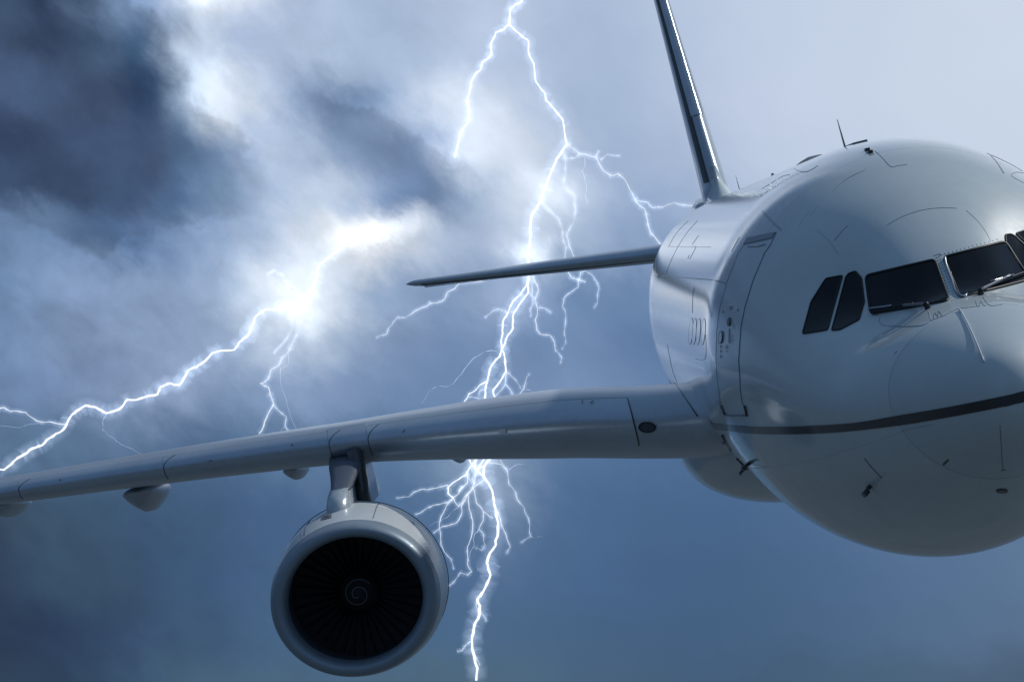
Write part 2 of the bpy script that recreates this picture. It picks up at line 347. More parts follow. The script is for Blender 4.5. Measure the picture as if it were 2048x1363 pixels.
def surfn(x, th):
    e = 1e-3; x = np.maximum(np.asarray(x, float), 2e-3)
    a = surf(x+e, th)-surf(x-e, th); b = surf(x, th+e)-surf(x, th-e)
    n = np.cross(b, a); n /= np.linalg.norm(n, axis=-1, keepdims=True)+1e-12
    p = surf(x, th); c = p.copy(); c[..., 2] -= zcf(x); c[..., 0] = 0
    sg = np.sign((n*c).sum(-1)); sg[sg == 0] = 1
    n = n*sg[..., None]; k = np.clip(1-x/.02, 0, 1)[..., None]*np.ones_like(n)
    n = n*(1-k)+np.array([-1., 0, 0])*k
    return n/np.linalg.norm(n, axis=-1, keepdims=True)
def ray(px, py):
    d = RP.T @ np.array([(px-CW/2)/FPX, (py-CH/2)/FPX, 1.0]); return CAMP, d/np.linalg.norm(d)
def project(P):
    q = (np.asarray(P)-CAMP) @ RP.T; return np.stack([CW/2+FPX*q[..., 0]/q[..., 2], CH/2+FPX*q[..., 1]/q[..., 2]], -1)

# BVH of the fuselage
gx = np.concatenate([np.linspace(0.02, 2.6, 90)**2/2.6, np.linspace(2.62, 6.4, 90), np.linspace(6.6, 37.3, 110)]); gt = np.linspace(0, 2*math.pi, 241)
GX, GT = np.meshgrid(gx, gt, indexing='ij'); PV = surf(GX, GT)
nI, nJ = GX.shape
quads = [(i*nJ+j, i*nJ+j+1, (i+1)*nJ+j+1, (i+1)*nJ+j) for i in range(nI-1) for j in range(nJ-1)]
FB = BVHTree.FromPolygons([Vector(v) for v in PV.reshape(-1, 3)], quads)
def hitf(px, py):
    """point and normal of the fuselage skin seen at a picture position"""
    o, d = ray(px, py); h = FB.ray_cast(Vector(o), Vector(d))
    if h[0] is None:
        k = FB.find_nearest(Vector(o+d*27)); h = k
        for t in np.linspace(22, 45, 30):
            kk = FB.find_nearest(Vector(o+d*t))
            if kk[3] < h[3]: h = kk
    p = h[0]; x = max(p.x, 1e-3); th = math.atan2(p.y, p.z-float(zcf(x)))
    if p.x < .04: return np.array(p), surfn(np.array([x]), np.array([th]))[0]
    return surf(x, th), surfn(np.array([x]), np.array([th]))[0]
def snapf(p):
    x = max(p[0], 1e-3); th = math.atan2(p[1], p[2]-float(zcf(x)))
    return surf(x, th), surfn(np.array([x]), np.array([th]))[0]

def patch(name, x0, x1, t0, t1, nx, nt, parent, material, gap=.006, depth=.02, closed=False, power=1.):
    """piece of skin between two stations and two angles, its joints open to the shell below"""
    T = np.linspace(t0, t1, nt+1)
    f0 = x0 if callable(x0) else (lambda t: np.full_like(t, x0)); f1 = x1 if callable(x1) else (lambda t: np.full_like(t, x1))
    rr = 1.0 if closed else 1.0
    if not closed:
        mid = float(wf((f0(T)+f1(T)).mean()/2)); dt = gap/2/max(mid, .3); T = np.linspace(t0+dt, t1-dt, nt+1)
    S = np.linspace(0, 1, nx+1)**power
    A = f0(T)+gap/2; B = f1(T)-gap/2
    if not callable(x0) and x0 <= 0: A = np.zeros_like(T)+1e-5
    X = A[None, :]+(B-A)[None, :]*S[:, None]; TT = np.broadcast_to(T[None, :], X.shape)
    P = surf(X, TT); N = surfn(X, TT); ni, nj = X.shape
    V = list(P.reshape(-1, 3)); NN = list(N.reshape(-1, 3)); F = []
    idx = lambda i, j: i*nj+j
    for i in range(ni-1):
        for j in range(nj-1): F.append((idx(i, j), idx(i+1, j), idx(i+1, j+1), idx(i, j+1)))
    def rim(line):
        base = len(V)
        for k in line: V.append(V[k]-NN[k]*depth); NN.append(NN[k])
        for a in range(len(line)-1): F.append((line[a], line[a+1], base+a+1, base+a))
    if not (not callable(x0) and x0 <= 0): rim([idx(0, j) for j in range(nj)])
    rim([idx(ni-1, j) for j in range(nj)][::-1])
    if not closed:
        rim([idx(i, 0) for i in range(ni)][::-1]); rim([idx(i, nj-1) for i in range(ni)])
    return mesh_obj(name, V, F, material, parent, NN)

# shell under the skin
off = 0.016
NV = surfn(GX, GT); SV = PV-NV*off
fus = mesh_obj('fuselage', SV.reshape(-1, 3), quads, M['shell'], plane)
pi = math.pi
seam = lambda t: .95+.28*np.cos(t)
patch('radome', 0, seam, 0, 2*pi, 40, 144, fus, M['radome'], closed=True, power=2., gap=.009)
patch('skin_panel', seam, 4.62, 0, 2*pi, 90, 240, fus, M['paint'], closed=True)
cuts = [4.62, 6.9, 8.6, 9.5, 10.4, 12.6, 14.6, 16.8, 19.0, 21.2, 23.4, 26, 29, 32, 35, 37.3]
angs = [(-58, 58), (58, 112), (112, 180), (180, 248), (248, 302)]
for a, b in zip(cuts[:-1], cuts[1:]):
    for t0, t1 in angs:
        patch('skin_panel', a, b, math.radians(t0), math.radians(t1), max(10, int((b-a)*7)), int((t1-t0)/1.6), fus, M['barrel'], gap=.007)
# tail cone outlet
e = surf(np.full(24, 37.3), np.linspace(0, 2*pi, 25)[:-1])
mesh_obj('exhaust_outlet', list(e)+[e.mean(0)-np.array([.1, 0, 0])], [(i, (i+1) % 24, 24) for i in range(24)], M['dark'], plane)

# ------------------------------------------------------------------ tools that lay pieces on a surface
def dens(pts, step, closed=False, smooth=False):
    pts = [np.array(p, float) for p in pts]; out = []
    n = len(pts); rngk = range(n if closed else n-1)
    for i in rngk:
        p1 = pts[i]; p2 = pts[(i+1) % n]; p0 = pts[i-1] if (i > 0 or closed) else p1; p3 = pts[(i+2) % n] if (i+2 < n or closed) else p2
        k = max(1, int(np.linalg.norm(p2-p1)/step))
        for j in range(k):
            t = j/k
            if smooth: q = .5*((2*p1)+(-p0+p2)*t+(2*p0-5*p1+4*p2-p3)*t*t+(-p0+3*p1-3*p2+p3)*t**3)
            else: q = p1+(p2-p1)*t
            out.append(q)
    if not closed: out.append(pts[-1])
    return out
def rounded(pts, r):
    out = []; n = len(pts); P = [np.array(p, float) for p in pts]
    for i in range(n):
        a, b, c = P[i-1], P[i], P[(i+1) % n]; la = np.linalg.norm(a-b); lc = np.linalg.norm(c-b); q = min(r, la*.45, lc*.45)
        s = b+(a-b)/la*q; e_ = b+(c-b)/lc*q
        for t in np.linspace(0, 1, 6): out.append((1-t)**2*s+2*t*(1-t)*b+t*t*e_)
    return out
def strip(name, P, N, width, material, parent, off=.003, h=.008, closed=False, taper=False):
    """thin bead with a rectangular section that follows points P with normals N"""
    P = np.array(P); N = np.array(N); n = len(P)
    T = np.roll(P, -1, 0)-np.roll(P, 1, 0)
    if not closed: T[0] = P[1]-P[0]; T[-1] = P[-1]-P[-2]
    S = np.cross(N, T); S /= np.linalg.norm(S, axis=1, keepdims=True)+1e-12
    wv = np.broadcast_to(np.asarray(width, float), (n,)).copy()
    if taper: wv *= np.clip(np.minimum(np.arange(n), n-1-np.arange(n))/max(1, n*.12), .25, 1)
    w = wv[:, None]/2
    V = np.stack([P-S*w+N*(off-h), P-S*w*.8+N*off, P+S*w*.8+N*off, P+S*w+N*(off-h)], 1).reshape(-1, 3); F = []
    m = n if closed else n-1
    for i in range(m):
        a = i*4; b = ((i+1) % n)*4
        for k in range(3): F.append((a+k, b+k, b+k+1, a+k+1))
        F.append((a+3, b+3, b, a))
    if not closed: F += [(0, 1, 2, 3), (4*n-1, 4*n-2, 4*n-3, 4*n-4)]
    return mesh_obj(name, V, F, material, parent, smooth=False)
def bead(name, pts, wpx, material, parent=fus, closed=False, smooth=False, off=.003, h=.008, hit=hitf, taper=False, step=6):
    hp = [hit(*p) for p in dens(pts, step, closed, smooth)]
    return strip(name, [a for a, b in hp], [b for a, b in hp], wpx/250.0, material, parent, off, h, closed, taper)
def sheet(name, poly, material, parent, off=.004, thick=.012, step=8., hit=hitf, mirror=False):
    """conformal plate with the outline poly, lying on the surface, with real thickness"""
    b2 = dens(poly, step, True); nb = len(b2)
    A = np.array(b2); mn = A.min(0); mx = A.max(0); pts = [Vector(p) for p in b2]
    def inside(p):
        c = False
        for i in range(nb):
            a = b2[i]; b = b2[(i+1) % nb]
            if (a[1] > p[1]) != (b[1] > p[1]) and p[0] < (b[0]-a[0])*(p[1]-a[1])/(b[1]-a[1])+a[0]: c = not c
        return c
    for x in np.arange(mn[0]+step*.5, mx[0], step):
        for y in np.arange(mn[1]+step*.5, mx[1], step):
            p = np.array([x, y])
            if inside(p) and np.min(np.linalg.norm(A-p, axis=1)) > step*.45: pts.append(Vector((x, y)))
    vv_, ee, ff, *_ = delaunay_2d_cdt(pts, [(i, (i+1) % nb) for i in range(nb)], [list(range(nb))], 1, 1e-4)
    H = [hit(*v) for v in vv_]; P = np.array([a for a, b in H]); N = np.array([b for a, b in H])
    if mirror: P = P*[1, -1, 1]; N = N*[1, -1, 1]
    n = len(P); V = list(P+N*off)+[P[i]-N[i]*(thick-off) for i in range(nb)]; NN = list(N)+[N[i] for i in range(nb)]
    F = []
    for f in ff:
        f = list(f); a, b, c = (V[f[0]], V[f[1]], V[f[2]])
        if np.dot(np.cross(b-a, c-a), N[f[0]]) < 0: f = f[::-1]
        F.append(f)
    for i in range(nb): j = (i+1) % nb; F.append((i, j, n+j, n+i))
    return mesh_obj(name, V, F, material, parent, NN)
def tube(name, pts, rad, material, parent, seg=8, closed=False):
    P = np.array(pts, float); n = len(P); rad = np.broadcast_to(np.asarray(rad, float), (n,))
    T = np.gradient(P, axis=0) if not closed else np.roll(P, -1, 0)-np.roll(P, 1, 0)
    T /= np.linalg.norm(T, axis=1, keepdims=True)+1e-12
    ref = np.array([0, 0, 1.]) if abs(T[0][2]) < .9 else np.array([0, 1., 0])
    V = []; u = np.cross(T[0], ref); u /= np.linalg.norm(u)
    for i in range(n):
        u = u-T[i]*np.dot(u, T[i]); u /= np.linalg.norm(u)+1e-12; v = np.cross(T[i], u)
        for k in range(seg):
            a = 2*pi*k/seg; V.append(P[i]+(u*math.cos(a)+v*math.sin(a))*rad[i])
    F = []
    for i in range(n if closed else n-1):
        for k in range(seg):
            a = i*seg+k; b = i*seg+(k+1) % seg; c = ((i+1) % n)*seg
            F.append((a, b, c+(k+1) % seg, c+k))
    if not closed: F += [tuple(range(seg))[::-1], tuple(range((n-1)*seg, n*seg))]
    return mesh_obj(name, V, F, material, parent)
def box(name, c, size, material, parent, rot=None, bev=.15):
    c = np.array(c, float); s = np.array(size, float)/2; V = []
    for z, k in ((-1, 1), (1-bev, 1), (1, 1-bev)):
        for x, y in ((-1, -1), (1, -1), (1, 1), (-1, 1)): V.append(np.array([x*k, y*k, z])*s)
    if rot is not None: V = [rot @ v for v in V]
    V = [v+c for v in V]; F = [(3, 2, 1, 0), (8, 9, 10, 11)]
    for L in (0, 4):
        for k in range(4): F.append((L+k, L+(k+1) % 4, L+4+(k+1) % 4, L+4+k))
    return mesh_obj(name, V, F, material, parent, smooth=False)

# ------------------------------------------------------------------ cockpit windows
z3 = lambda x, y: (1560+x/4.195, 440+y/4.195)
z1 = lambda x, y: (1280+x/2.6667, 220+y/2.6667)
z2 = lambda x, y: (1280+x/2.6667, 700+y/2.6667)
z4 = lambda x, y: (1280+x/4.867, 440+y/4.867)
z6 = lambda x, y: (1280+x/4.009, 640+y/4.009)
def seal(poly, parent, mirror=False, r=.013, material=None, lift=.006, name='window_seal'):
    hp = [hitf(*p) for p in dens(poly, 5, True)]
    P = np.array([a+b*lift for a, b in hp])
    if mirror: P = P*[1, -1, 1]
    return tube(name, P, r, material or M['rubber'], parent, 6, True)
paneR = rounded([z3(722, 468), z3(1298, 334), z3(1420, 678), z3(764, 788)], 9)
paneL = rounded([z3(1370, 315), z3(1885, 182), z3(2092, 500), z3(1512, 652)], 10)
side1 = rounded([z3(583, 447), z3(636, 430), z3(686, 487), z3(709, 688), z3(664, 836), z3(507, 920), z3(436, 926), z3(556, 478)], 3)
side2 = rounded([z3(388, 492), z3(527, 466), z3(400, 922), z3(192, 954), z3(264, 688)], 4)
front = []
for poly in (paneR, paneL):
    w = sheet('cockpit_window', poly, M['glass'], plane, off=.007, thick=.03); seal(poly, w); front.append(w)
for poly in (side1, side2):
    for mi in (False, True):
        w = sheet('cockpit_window', poly, M['glass'], plane, off=.006, thick=.03, mirror=mi); seal(poly, w, mi, .008)
front[0]['label'] = 'near front windscreen pane with a wiper parked along its foot'
front[1]['label'] = 'far front windscreen pane catching light, wiper across its lower edge'
# bright metal tube added as the sun highlight on the far pane's seal
hp = [hitf(*p) for p in dens([z3(1384, 322), z3(1400, 400), z3(1440, 500), z3(1470, 590), z3(1500, 630), z3(1535, 648), z3(1565, 642), z3(1570, 628)], 3, False, True)]
tube('seal_highlight', [a+b*.016 for a, b in hp], .010, M['metal'], front[1], 6)
def wiper(parent, piv, elbow, b0, b1, knob=True):
    def lift(p, h): a, b = hitf(*p); return a+b*h
    w = tube('wiper', [lift(p, .045) for p in dens([piv, elbow], 8)], .012, M['grey'], parent, 6)
    tube('wiper_blade', [lift(p, .03) for p in dens([b0, b1], 8)], .009, M['rubber'], w, 6)
    tube('wiper_blade_holder', [lift(p, .05) for p in dens([b0, ((b0[0]*.45+b1[0]*.55), (b0[1]*.45+b1[1]*.55)-.5)], 8)], .006, M['metal'], w, 6)
    a, b = hitf(*piv); tube('wiper_pivot', [a, a+b*.05, a+b*.06], [.026, .024, .012], M['rubber'], w, 10)
    return w
wiper(plane, z3(1242, 740), z3(1060, 742), z3(770, 768), z3(1130, 716))
wiper(plane, z3(1686, 626), z3(1905, 495), z3(1755, 556), z3(2085, 445))
# rivets round the windscreen
V = []; F = []
def rivet(p, r=.008):
    a, b = hitf(*p); t = np.cross(b, [0, 0, 1.]); t /= np.linalg.norm(t); s = np.cross(b, t); k0 = len(V)
    for k in range(6): V.append(a+(t*math.cos(k*pi/3)+s*math.sin(k*pi/3))*r)
    V.append(a+b*r*.7)
    for k in range(6): F.append((k0+k, k0+(k+1) % 6, k0+6))
for t in np.linspace(0, 1, 15): rivet(z3(1350+470*t, 292-128*t)); 
for t in np.linspace(0, 1, 16): rivet(z3(1335+135*t, 305+360*t))
for t in np.linspace(0, 1, 16): rivet(z3(1315+130*t, 315+360*t))
rv = mesh_obj('rivets', V, F, M['grey'], plane); rv['kind'] = 'stuff'

# radome diverter strips
hp = [hitf(*p) for p in dens([z3(1508, 758), z3(1530, 790), z3(1590, 900), z3(1650, 1030), z3(1700, 1150), z3(1714, 1192)], 4, False, True)]
tube('diverter_strip', [a+b*.012 for a, b in hp], np.interp(np.linspace(0, 1, len(hp)), [0, .1, .9, .95, 1], [.010, .0065, .0065, .010, .004]), M['white'], plane, 6)
bead('diverter_strip', [z2(1920, 400), z2(1930, 560), z2(1935, 640)], 1.2, M['line'], plane, smooth=True)
bead('diverter_strip', [z2(1925, 641), z2(1950, 637)], 3, M['grey'], plane)

# cheat line
up_e = [z2(385, 388), z2(520, 402), z2(700, 408), z2(900, 402), z2(1150, 385), z2(1390, 345), z2(1600, 310), z2(1800, 272), z2(1950, 241), z2(1990, 232), z2(2046, 219)]
lo_e = [z2(400, 420), z2(560, 440), z2(720, 447), z2(950, 443), z2(1150, 428), z2(1400, 398), z2(1600, 365), z2(1800, 328), z2(1950, 298), z2(1990, 289), z2(2046, 277)]
du = dens(up_e, 2, False, True); dl = dens(lo_e, 2, False, True)
ks = np.linspace(0, 1, 110); ui = [du[int(k*(len(du)-1))] for k in ks]; li = [dl[int(k*(len(dl)-1))] for k in ks]
def cheat(mirror):
    V = []; N = []
    for a, b in zip(ui, li):
        for t in np.linspace(0, 1, 5):
            p, n = hitf(*(a*(1-t)+b*t)); 
            if mirror: p = p*[1, -1, 1]; n = n*[1, -1, 1]
            V.append(p+n*.0045); N.append(n)
    # carry on aft along the body
    p0, _ = hitf(*ui[0]); p1, _ = hitf(*li[0])
    A = []; 
    for x in np.linspace(36.9, p0[0], 60)[:-1]:
        k = min(1, (x-p0[0])/4)
        for t in np.linspace(0, 1, 5):
            z = (p0[2]*(1-t)+p1[2]*t); th = math.acos(max(-1, min(1, (z-float(zcf(x)))/2.0)))
            q = surf(x, math.atan2(p0[1], z) if x < 20 else math.atan2(p0[1], z)); n = surfn(np.array([x]), np.array([math.atan2(p0[1], z)]))[0]
            if mirror: q = q*[1, -1, 1]; n = n*[1, -1, 1]
            A.append((q+n*.0045, n))
    V = [a for a, b in A]+V; N = [b for a, b in A]+N
    m = len(V)//5; F = []
    for i in range(m-1):
        for k in range(4):
            f = (i*5+k, (i+1)*5+k, (i+1)*5+k+1, i*5+k+1); F.append(f if mirror else f[::-1])
    mesh_obj('cheat_line', V, F, M['stripe'], plane, N)
cheat(False); cheat(True)
bead('seam_bead', [z2(575, 627), z2(640, 627), z2(760, 612), z2(1000, 558), z2(1200, 497), z2(1395, 430)], 1.3, M['white'], fus, smooth=True, off=.004)
bead('seam_bead', [z2(1395, 430), z2(1470, 412), z2(1560, 395)], .8, M['faint'], fus, smooth=True)

# ------------------------------------------------------------------ main door
doorpoly = [z4(1030, 225), z4(1060, 172), z4(1330, 116), z4(1275, 235), z4(1215, 320), z4(1105, 580), z4(1022, 850), z4(985, 1040), z4(962, 1363),
            z6(800, 420), z6(806, 560), z6(822, 660), z6(868, 768), z6(685, 764), z6(658, 690), z6(640, 600), z6(622, 470), z6(612, 320), z4(742, 1363), z4(750, 1080), z4(780, 860), z4(850, 605), z4(960, 320)]
door = sheet('door', dens(doorpoly, 12, True, False), M['paint'], plane, off=.0035, thick=.03, step=9)
door['label'] = 'forward passenger door, its outline and sill marked by dark joints'
bead('door_joint', doorpoly[2:14], .9, M['line'], door, off=.006, h=.012)
bead('door_joint', doorpoly[13:]+doorpoly[:1], 1.2, M['line'], door, off=.006, h=.012)
sheet('door_head_shade', [z4(1052, 178), z4(1322, 122), z4(1290, 178), z4(1015, 238)], M['faint'], door, off=.014, thick=.02)  # darker band: shade of the recess at the door top, as colour
bead('door_sill', [z6(660, 684), z6(688, 756), z6(770, 759), z6(862, 757), z6(845, 682)], 5.0, M['stripe'], door, off=.02, h=.03, step=4)
ov = lambda cx, cy, rx, ry, tilt=0, n=20: [(cx+rx*math.cos(a)+tilt*math.sin(a)*ry, cy+ry*math.sin(a)) for a in np.linspace(0, 2*pi, n+1)[:-1]]
dwp = ov(1280+797/4.867, 440+1140/4.867, 3.4, 12.2, -.08)
dw = sheet('door_window', dwp, M['paint'], door, off=.016, thick=.02, step=4); bead('window_frame', dwp, 1.4, M['line'], dw if False else door, True, off=.018)
sheet('door_handle', ov(1280+878/4.867, 440+990/4.867, 2.4, 8.5, -.1), M['grey'], door, off=.02, thick=.02, step=4)
for x0, y0, x1, y1, w in ((880, 1055, 876, 1195, 1.0), (878, 1195, 905, 1197, .6), (905, 1010, 930, 1012, .6), (905, 1030, 930, 1032, .6), (912, 1050, 930, 1052, .6), (890, 1120, 912, 1124, .9),
                          (895, 1140, 915, 1142, .8), (885, 1160, 915, 1162, .6), (885, 1175, 920, 1177, .6), (845, 1218, 858, 1219, 1.6), (842, 1232, 860, 1234, 1.6), (840, 1248, 860, 1250, 1.8), (842, 1275, 860, 1277, 1.),
                          (880, 848, 905, 846, 2.2), (882, 866, 902, 864, 2.0), (818, 885, 815, 905, 1.6), (965, 862, 960, 888, 1.6), (796, 1215, 796, 1245, .7), (797, 1260, 797, 1290, .7), (797, 1310, 797, 1340, .7)):
    bead('placard', [z4(x0, y0), z4(x1, y1)], w*.8, M['grey'], door, off=.014, step=3)
bead('door_joint', [z4(1050, 262), z4(1150, 262), z4(1230, 238)], .7, M['faint'], door, off=.013)

# plugged cabin windows, hatches, slots
for cx, cy in ((617, 1085), (570, 1085), (530, 1083), (496, 1080)):
    p = ov(1280+cx/4.867, 440+cy/4.867, 3.9, 26.5, -.07, 28)
    wp = sheet('window_plug', p, M['barrel'], plane, off=.003, thick=.012, step=5); bead('window_plug_joint', p, .6, M['line'], wp, True, off=.004)
L = [
 ([z4(640, 1115), z4(636, 1345), z4(540, 1348)], .8, 'line'), ([z4(510, 900), z4(512, 800), z4(518, 700), z4(532, 655)], 2.2, 'line'),
 ([z4(255, 520), z4(300, 400), z4(372, 255), z4(460, 120), z4(560, 5)], 1.2, 'line'), ([z4(274, 264), z4(360, 120), z4(470, 5)], 1.6, 'line'),
 ([z4(285, 256), z4(500, 262), z4(690, 262)], .7, 'faint'), ([z4(524, 250), z4(545, 258), z4(485, 378)], 1.4, 'line'), ([z4(482, 338), z4(465, 375)], 1.8, 'line'),
 ([z4(570, 150), z4(510, 235)], .8, 'faint'), ([z4(968, 165), z4(890, 305)], .9, 'faint'),
 ([z1(648, 538), z1(690, 585), z1(752, 643)], 1.4, 'line'), ([z1(655, 536), z1(700, 584), z1(756, 638)], .9, 'grey'),
 ([z1(908, 558), z1(952, 512)], 2.2, 'white'), ([z1(835, 640), z1(870, 580), z1(905, 540)], .8, 'white'), ([z1(1030, 430), z1(1100, 370), z1(1200, 320)], .6, 'faint'),
 ([z1(1252, 218), z1(1290, 252), z1(1338, 302), z1(1375, 298), z1(1425, 292)], 1.1, 'line'),
 ([z1(1855, 228), z1(1900, 275), z1(1940, 338)], 3.0, 'stripe'), ([z1(1875, 232), z1(1960, 265), z1(2048, 315)], 1.6, 'line'),
 ([z1(2048, 390), z1(1980, 350), z1(2012, 332), z1(2060, 340)], 1.3, 'line'),
 ([z1(820, 314), z1(884, 331), z1(950, 296)], .9, 'line'), ([z1(650, 420), z1(690, 396)], 1.6, 'white'), ([z1(700, 390), z1(728, 372)], 1.8, 'white'), ([z1(735, 368), z1(765, 352), z1(798, 345)], 1.6, 'white'),
 ([z1(1320, 612), z1(1400, 568), z1(1500, 535), z1(1600, 522), z1(1690, 524)], .9, 'faint'), ([z1(1740, 535), z1(1800, 590), z1(1845, 650), z1(1872, 700)], .9, 'white'),
 ([z1(1038, 695), z1(1075, 650), z1(1108, 616)], 1.2, 'line'), ([z1(945, 640), z1(1010, 700), z1(1060, 770)], 1.0, 'faint'),
 ([z3(836, 820), z3(872, 884), z3(1174, 886), z3(1262, 842)], .9, 'line'),
 ([z3(1248, 762), z3(1270, 840), z3(1290, 836)], 1.0, 'white'), ([z3(1290, 836), z3(1300, 780), z3(1328, 812), z3(1330, 762), z3(1362, 806)], 1.0, 'grey'),
 ([z3(1262, 842), z3(1362, 806), z3(1480, 750), z3(1560, 735), z3(1660, 722)], .8, 'line'),
 ([z3(1640, 678), z3(1655, 722), z3(1672, 726), z3(1682, 682), z3(1710, 718), z3(1725, 720)], 1.0, 'line'), ([z3(1700, 642), z3(1760, 716), z3(1865, 708)], 1.1, 'line'),
 ([z3(1290, 300), z3(1330, 285), z3(1360, 290)], .9, 'line'), ([z3(768, 800), z3(830, 795)], 2.2, 'grey'),
 ([z2(1197, 577), z2(1240, 628), z2(1289, 680)], 4.6, 'stripe'), ([z2(1617, 610), z2(1645, 583)], 6.0, 'stripe'),
 ([z2(1355, 20), z2(1372, 5)], 1.5, 'grey'),
 ([z6(985, 700), z6(940, 600)], .01, 'faint'),
]
for pts, w, m in L[:-1]:
    bead('surface_joint' if m in ('line', 'faint') else 'surface_strip', pts, w*(.6 if m in ('line', 'faint') else .85), M[m], fus, smooth=True, step=4)
sheet('drain_port', ov(1280+1930/2.6667, 700+747/2.6667, 11.5, 3.4), M['stripe'], plane, off=.012, thick=.02, step=3)
def probe(pts, r, nm='probe', m='grey', lift=.05):
    hp = [hitf(*p) for p in pts]; k = len(hp)
    return tube(nm, [a+b*lift*t for (a, b), t in zip(hp, np.linspace(0, 1, k)*1.0)], r, M[m], plane, 6)
a, b = hitf(*z2(1228, 730)); f = np.array([-1, 0, 0.])
probe_base = box('probe', a+b*.03, (.06, .02, .06), M['stripe'], plane); tube('probe_tip', [a+b*.06, a+b*.07+f*.1], .018, M['stripe'], probe_base, 8)
for q in ((1741, 971), (1500, 925), (1492, 934)):
    a, b = hitf(*q); t = tube('probe', [a, a+b*.10], [.02, .014], M['stripe'], plane, 8); tube('probe_tip', [a+b*.10+np.array([.04, 0, 0]), a+b*.10-np.array([.16, 0, 0])], .012, M['grey'], t, 8)
for pts, w in (([z2(420, 488), z2(463, 496), z2(440, 450), z2(488, 534)], 1.8), ([z2(515, 575), z2(550, 612), z2(578, 632)], 2.0), ([z2(512, 622), z2(545, 606), z2(565, 646)], 1.6)):
    bead('drain_mast', pts, w, M['stripe'], plane, off=.02, h=.025, step=3)

# antennas on the crown
def blade(x, y, L_, H, lean, th=.02, m='stripe', name='antenna'):
    z0 = float(ztf(x))-.01; n = 10; V = []; F = []
    for s, (k, w) in enumerate([(0, 1), (.5, .72), (1, .32)]):
        for i in range(n):
            a = 2*pi*i/n; V.append((x+lean*k*H+math.cos(a)*L_/2*w, y+math.sin(a)*th*w, z0+H*k))
    for s in range(2):
        for i in range(n): F.append((s*n+i, s*n+(i+1) % n, (s+1)*n+(i+1) % n, (s+1)*n+i))
    F.append(tuple(range(2*n, 3*n)))
    return mesh_obj(name, V, F, M[m], plane)
blade(7.6, 0, .15, .31, .35, .009)
box('antenna_base', (6.85, -.03, 2.015), (.95, .14, .03), M['grey'], plane)
blade(10.9, .02, .7, .055, .1, .22, 'grey'); blade(17.4, 0, .2, .06, .3, .04); blade(24.5, 0, .12, .26, .5, .008, 'faint')
for px, py in (z1(1212, 214), z1(1228, 226)):
    a, b = hitf(px, py); box('vent', a+b*.008, (.10, .045, .025), M['stripe'], plane)

# ------------------------------------------------------------------ wings
YS = np.array([0.0, 2.0, 3.6, 6.25, 9.5, 14.5, 17.2])
ZL = np.array([-.66, -.549, -.288, .028, .265, .548, .70]); TH = np.array([.15, .145, .172, .142, .134, .120, .11])
TH[1] = .16
zlf = pchip(YS, ZL); thf = pchip(YS, TH)
chf = lambda y: np.interp(y, [0, 2, 6.25, 17.2], [7.2, 6.1, 4.0, 1.5])
xlf = lambda y: 11.4+.56*(np.asarray(y, float)-2) - .42*np.exp(-np.clip(np.asarray(y, float)-1.9, 0, 9)/.42)
def wpt(y, s, side, o=0.):
    """point of the wing skin: s = chord fraction, side +1 upper / -1 lower"""
    y = np.asarray(y, float); s = np.asarray(s, float); c = chf(y); inc = np.radians(np.interp(y, [2, 17], [3.5, -.5]))
    yt = 5*(.2969*np.sqrt(s)-.1260*s-.3516*s**2+.2843*s**3-.1036*s**4)*thf(y)
    z = zlf(y)-np.sin(inc)*c*s+np.where(side > 0, 1., -.9)*c*yt
    return np.stack([xlf(y)+c*s, y+0*s, z], -1)
def loft(name, Y, s_list, material, parent, offn=0., cap=True):
    """s_list: signed chord fractions, from upper (+) round the leading edge to lower (-)"""
    V = []; m = len(s_list)
    if 0:
        pass
    for y in Y:
        c = float(chf(y)); P = np.array([wpt(y, abs(s), 1 if (s > 0 or (s == 0)) else -1) for s in s_list])
        if offn:
            T = np.gradient(P, axis=0); T[:, 1] = 0; N = np.stack([-T[:, 2], 0*T[:, 1], T[:, 0]], 1); N /= np.linalg.norm(N, axis=1, keepdims=True)+1e-9
            cen = wpt(y, .3, 1)*.5+wpt(y, .3, -1)*.5
            if np.dot(N[m//2], P[m//2]-cen) < 0: N = -N
            P = P+N*offn
        V += list(P)
    F = []
    for i in range(len(Y)-1):
        for k in range(m-1): F.append((i*m+k, i*m+k+1, (i+1)*m+k+1, (i+1)*m+k))
    return V, F, m
def solid(name, V, F, m, n, material, parent):
    F = list(F)+[tuple(range(m))[::-1], tuple(range((n-1)*m, n*m))]
    return mesh_obj(name, V, F, material, parent)
t_ = (1-np.cos(np.linspace(0, pi, 28)))/2
sfull = list(t_[::-1])+[-v for v in t_[1:]]
Y = list(np.linspace(1.2, 3.6, 26))+list(np.linspace(3.7, 17.2, 60))
V, F, m = loft('wing', Y, sfull, None, None)
wing = solid('wing', V, F, m, len(Y), M['wing'], plane)
wbm = BVHTree.FromPolygons([Vector(v) for v in V], F)
def hitw(px, py):
    o, d = ray(px, py); h = wbm.ray_cast(Vector(o), Vector(d))
    if h[0] is None:
        h = None
        for t in np.linspace(30, 48, 60):
            kk = wbm.find_nearest(Vector(o+d*t))
            if h is None or kk[3] < h[3]: h = kk
    n = np.array(h[1]); 
    if np.dot(n, d) > 0: n = -n
    return np.array(h[0]), n
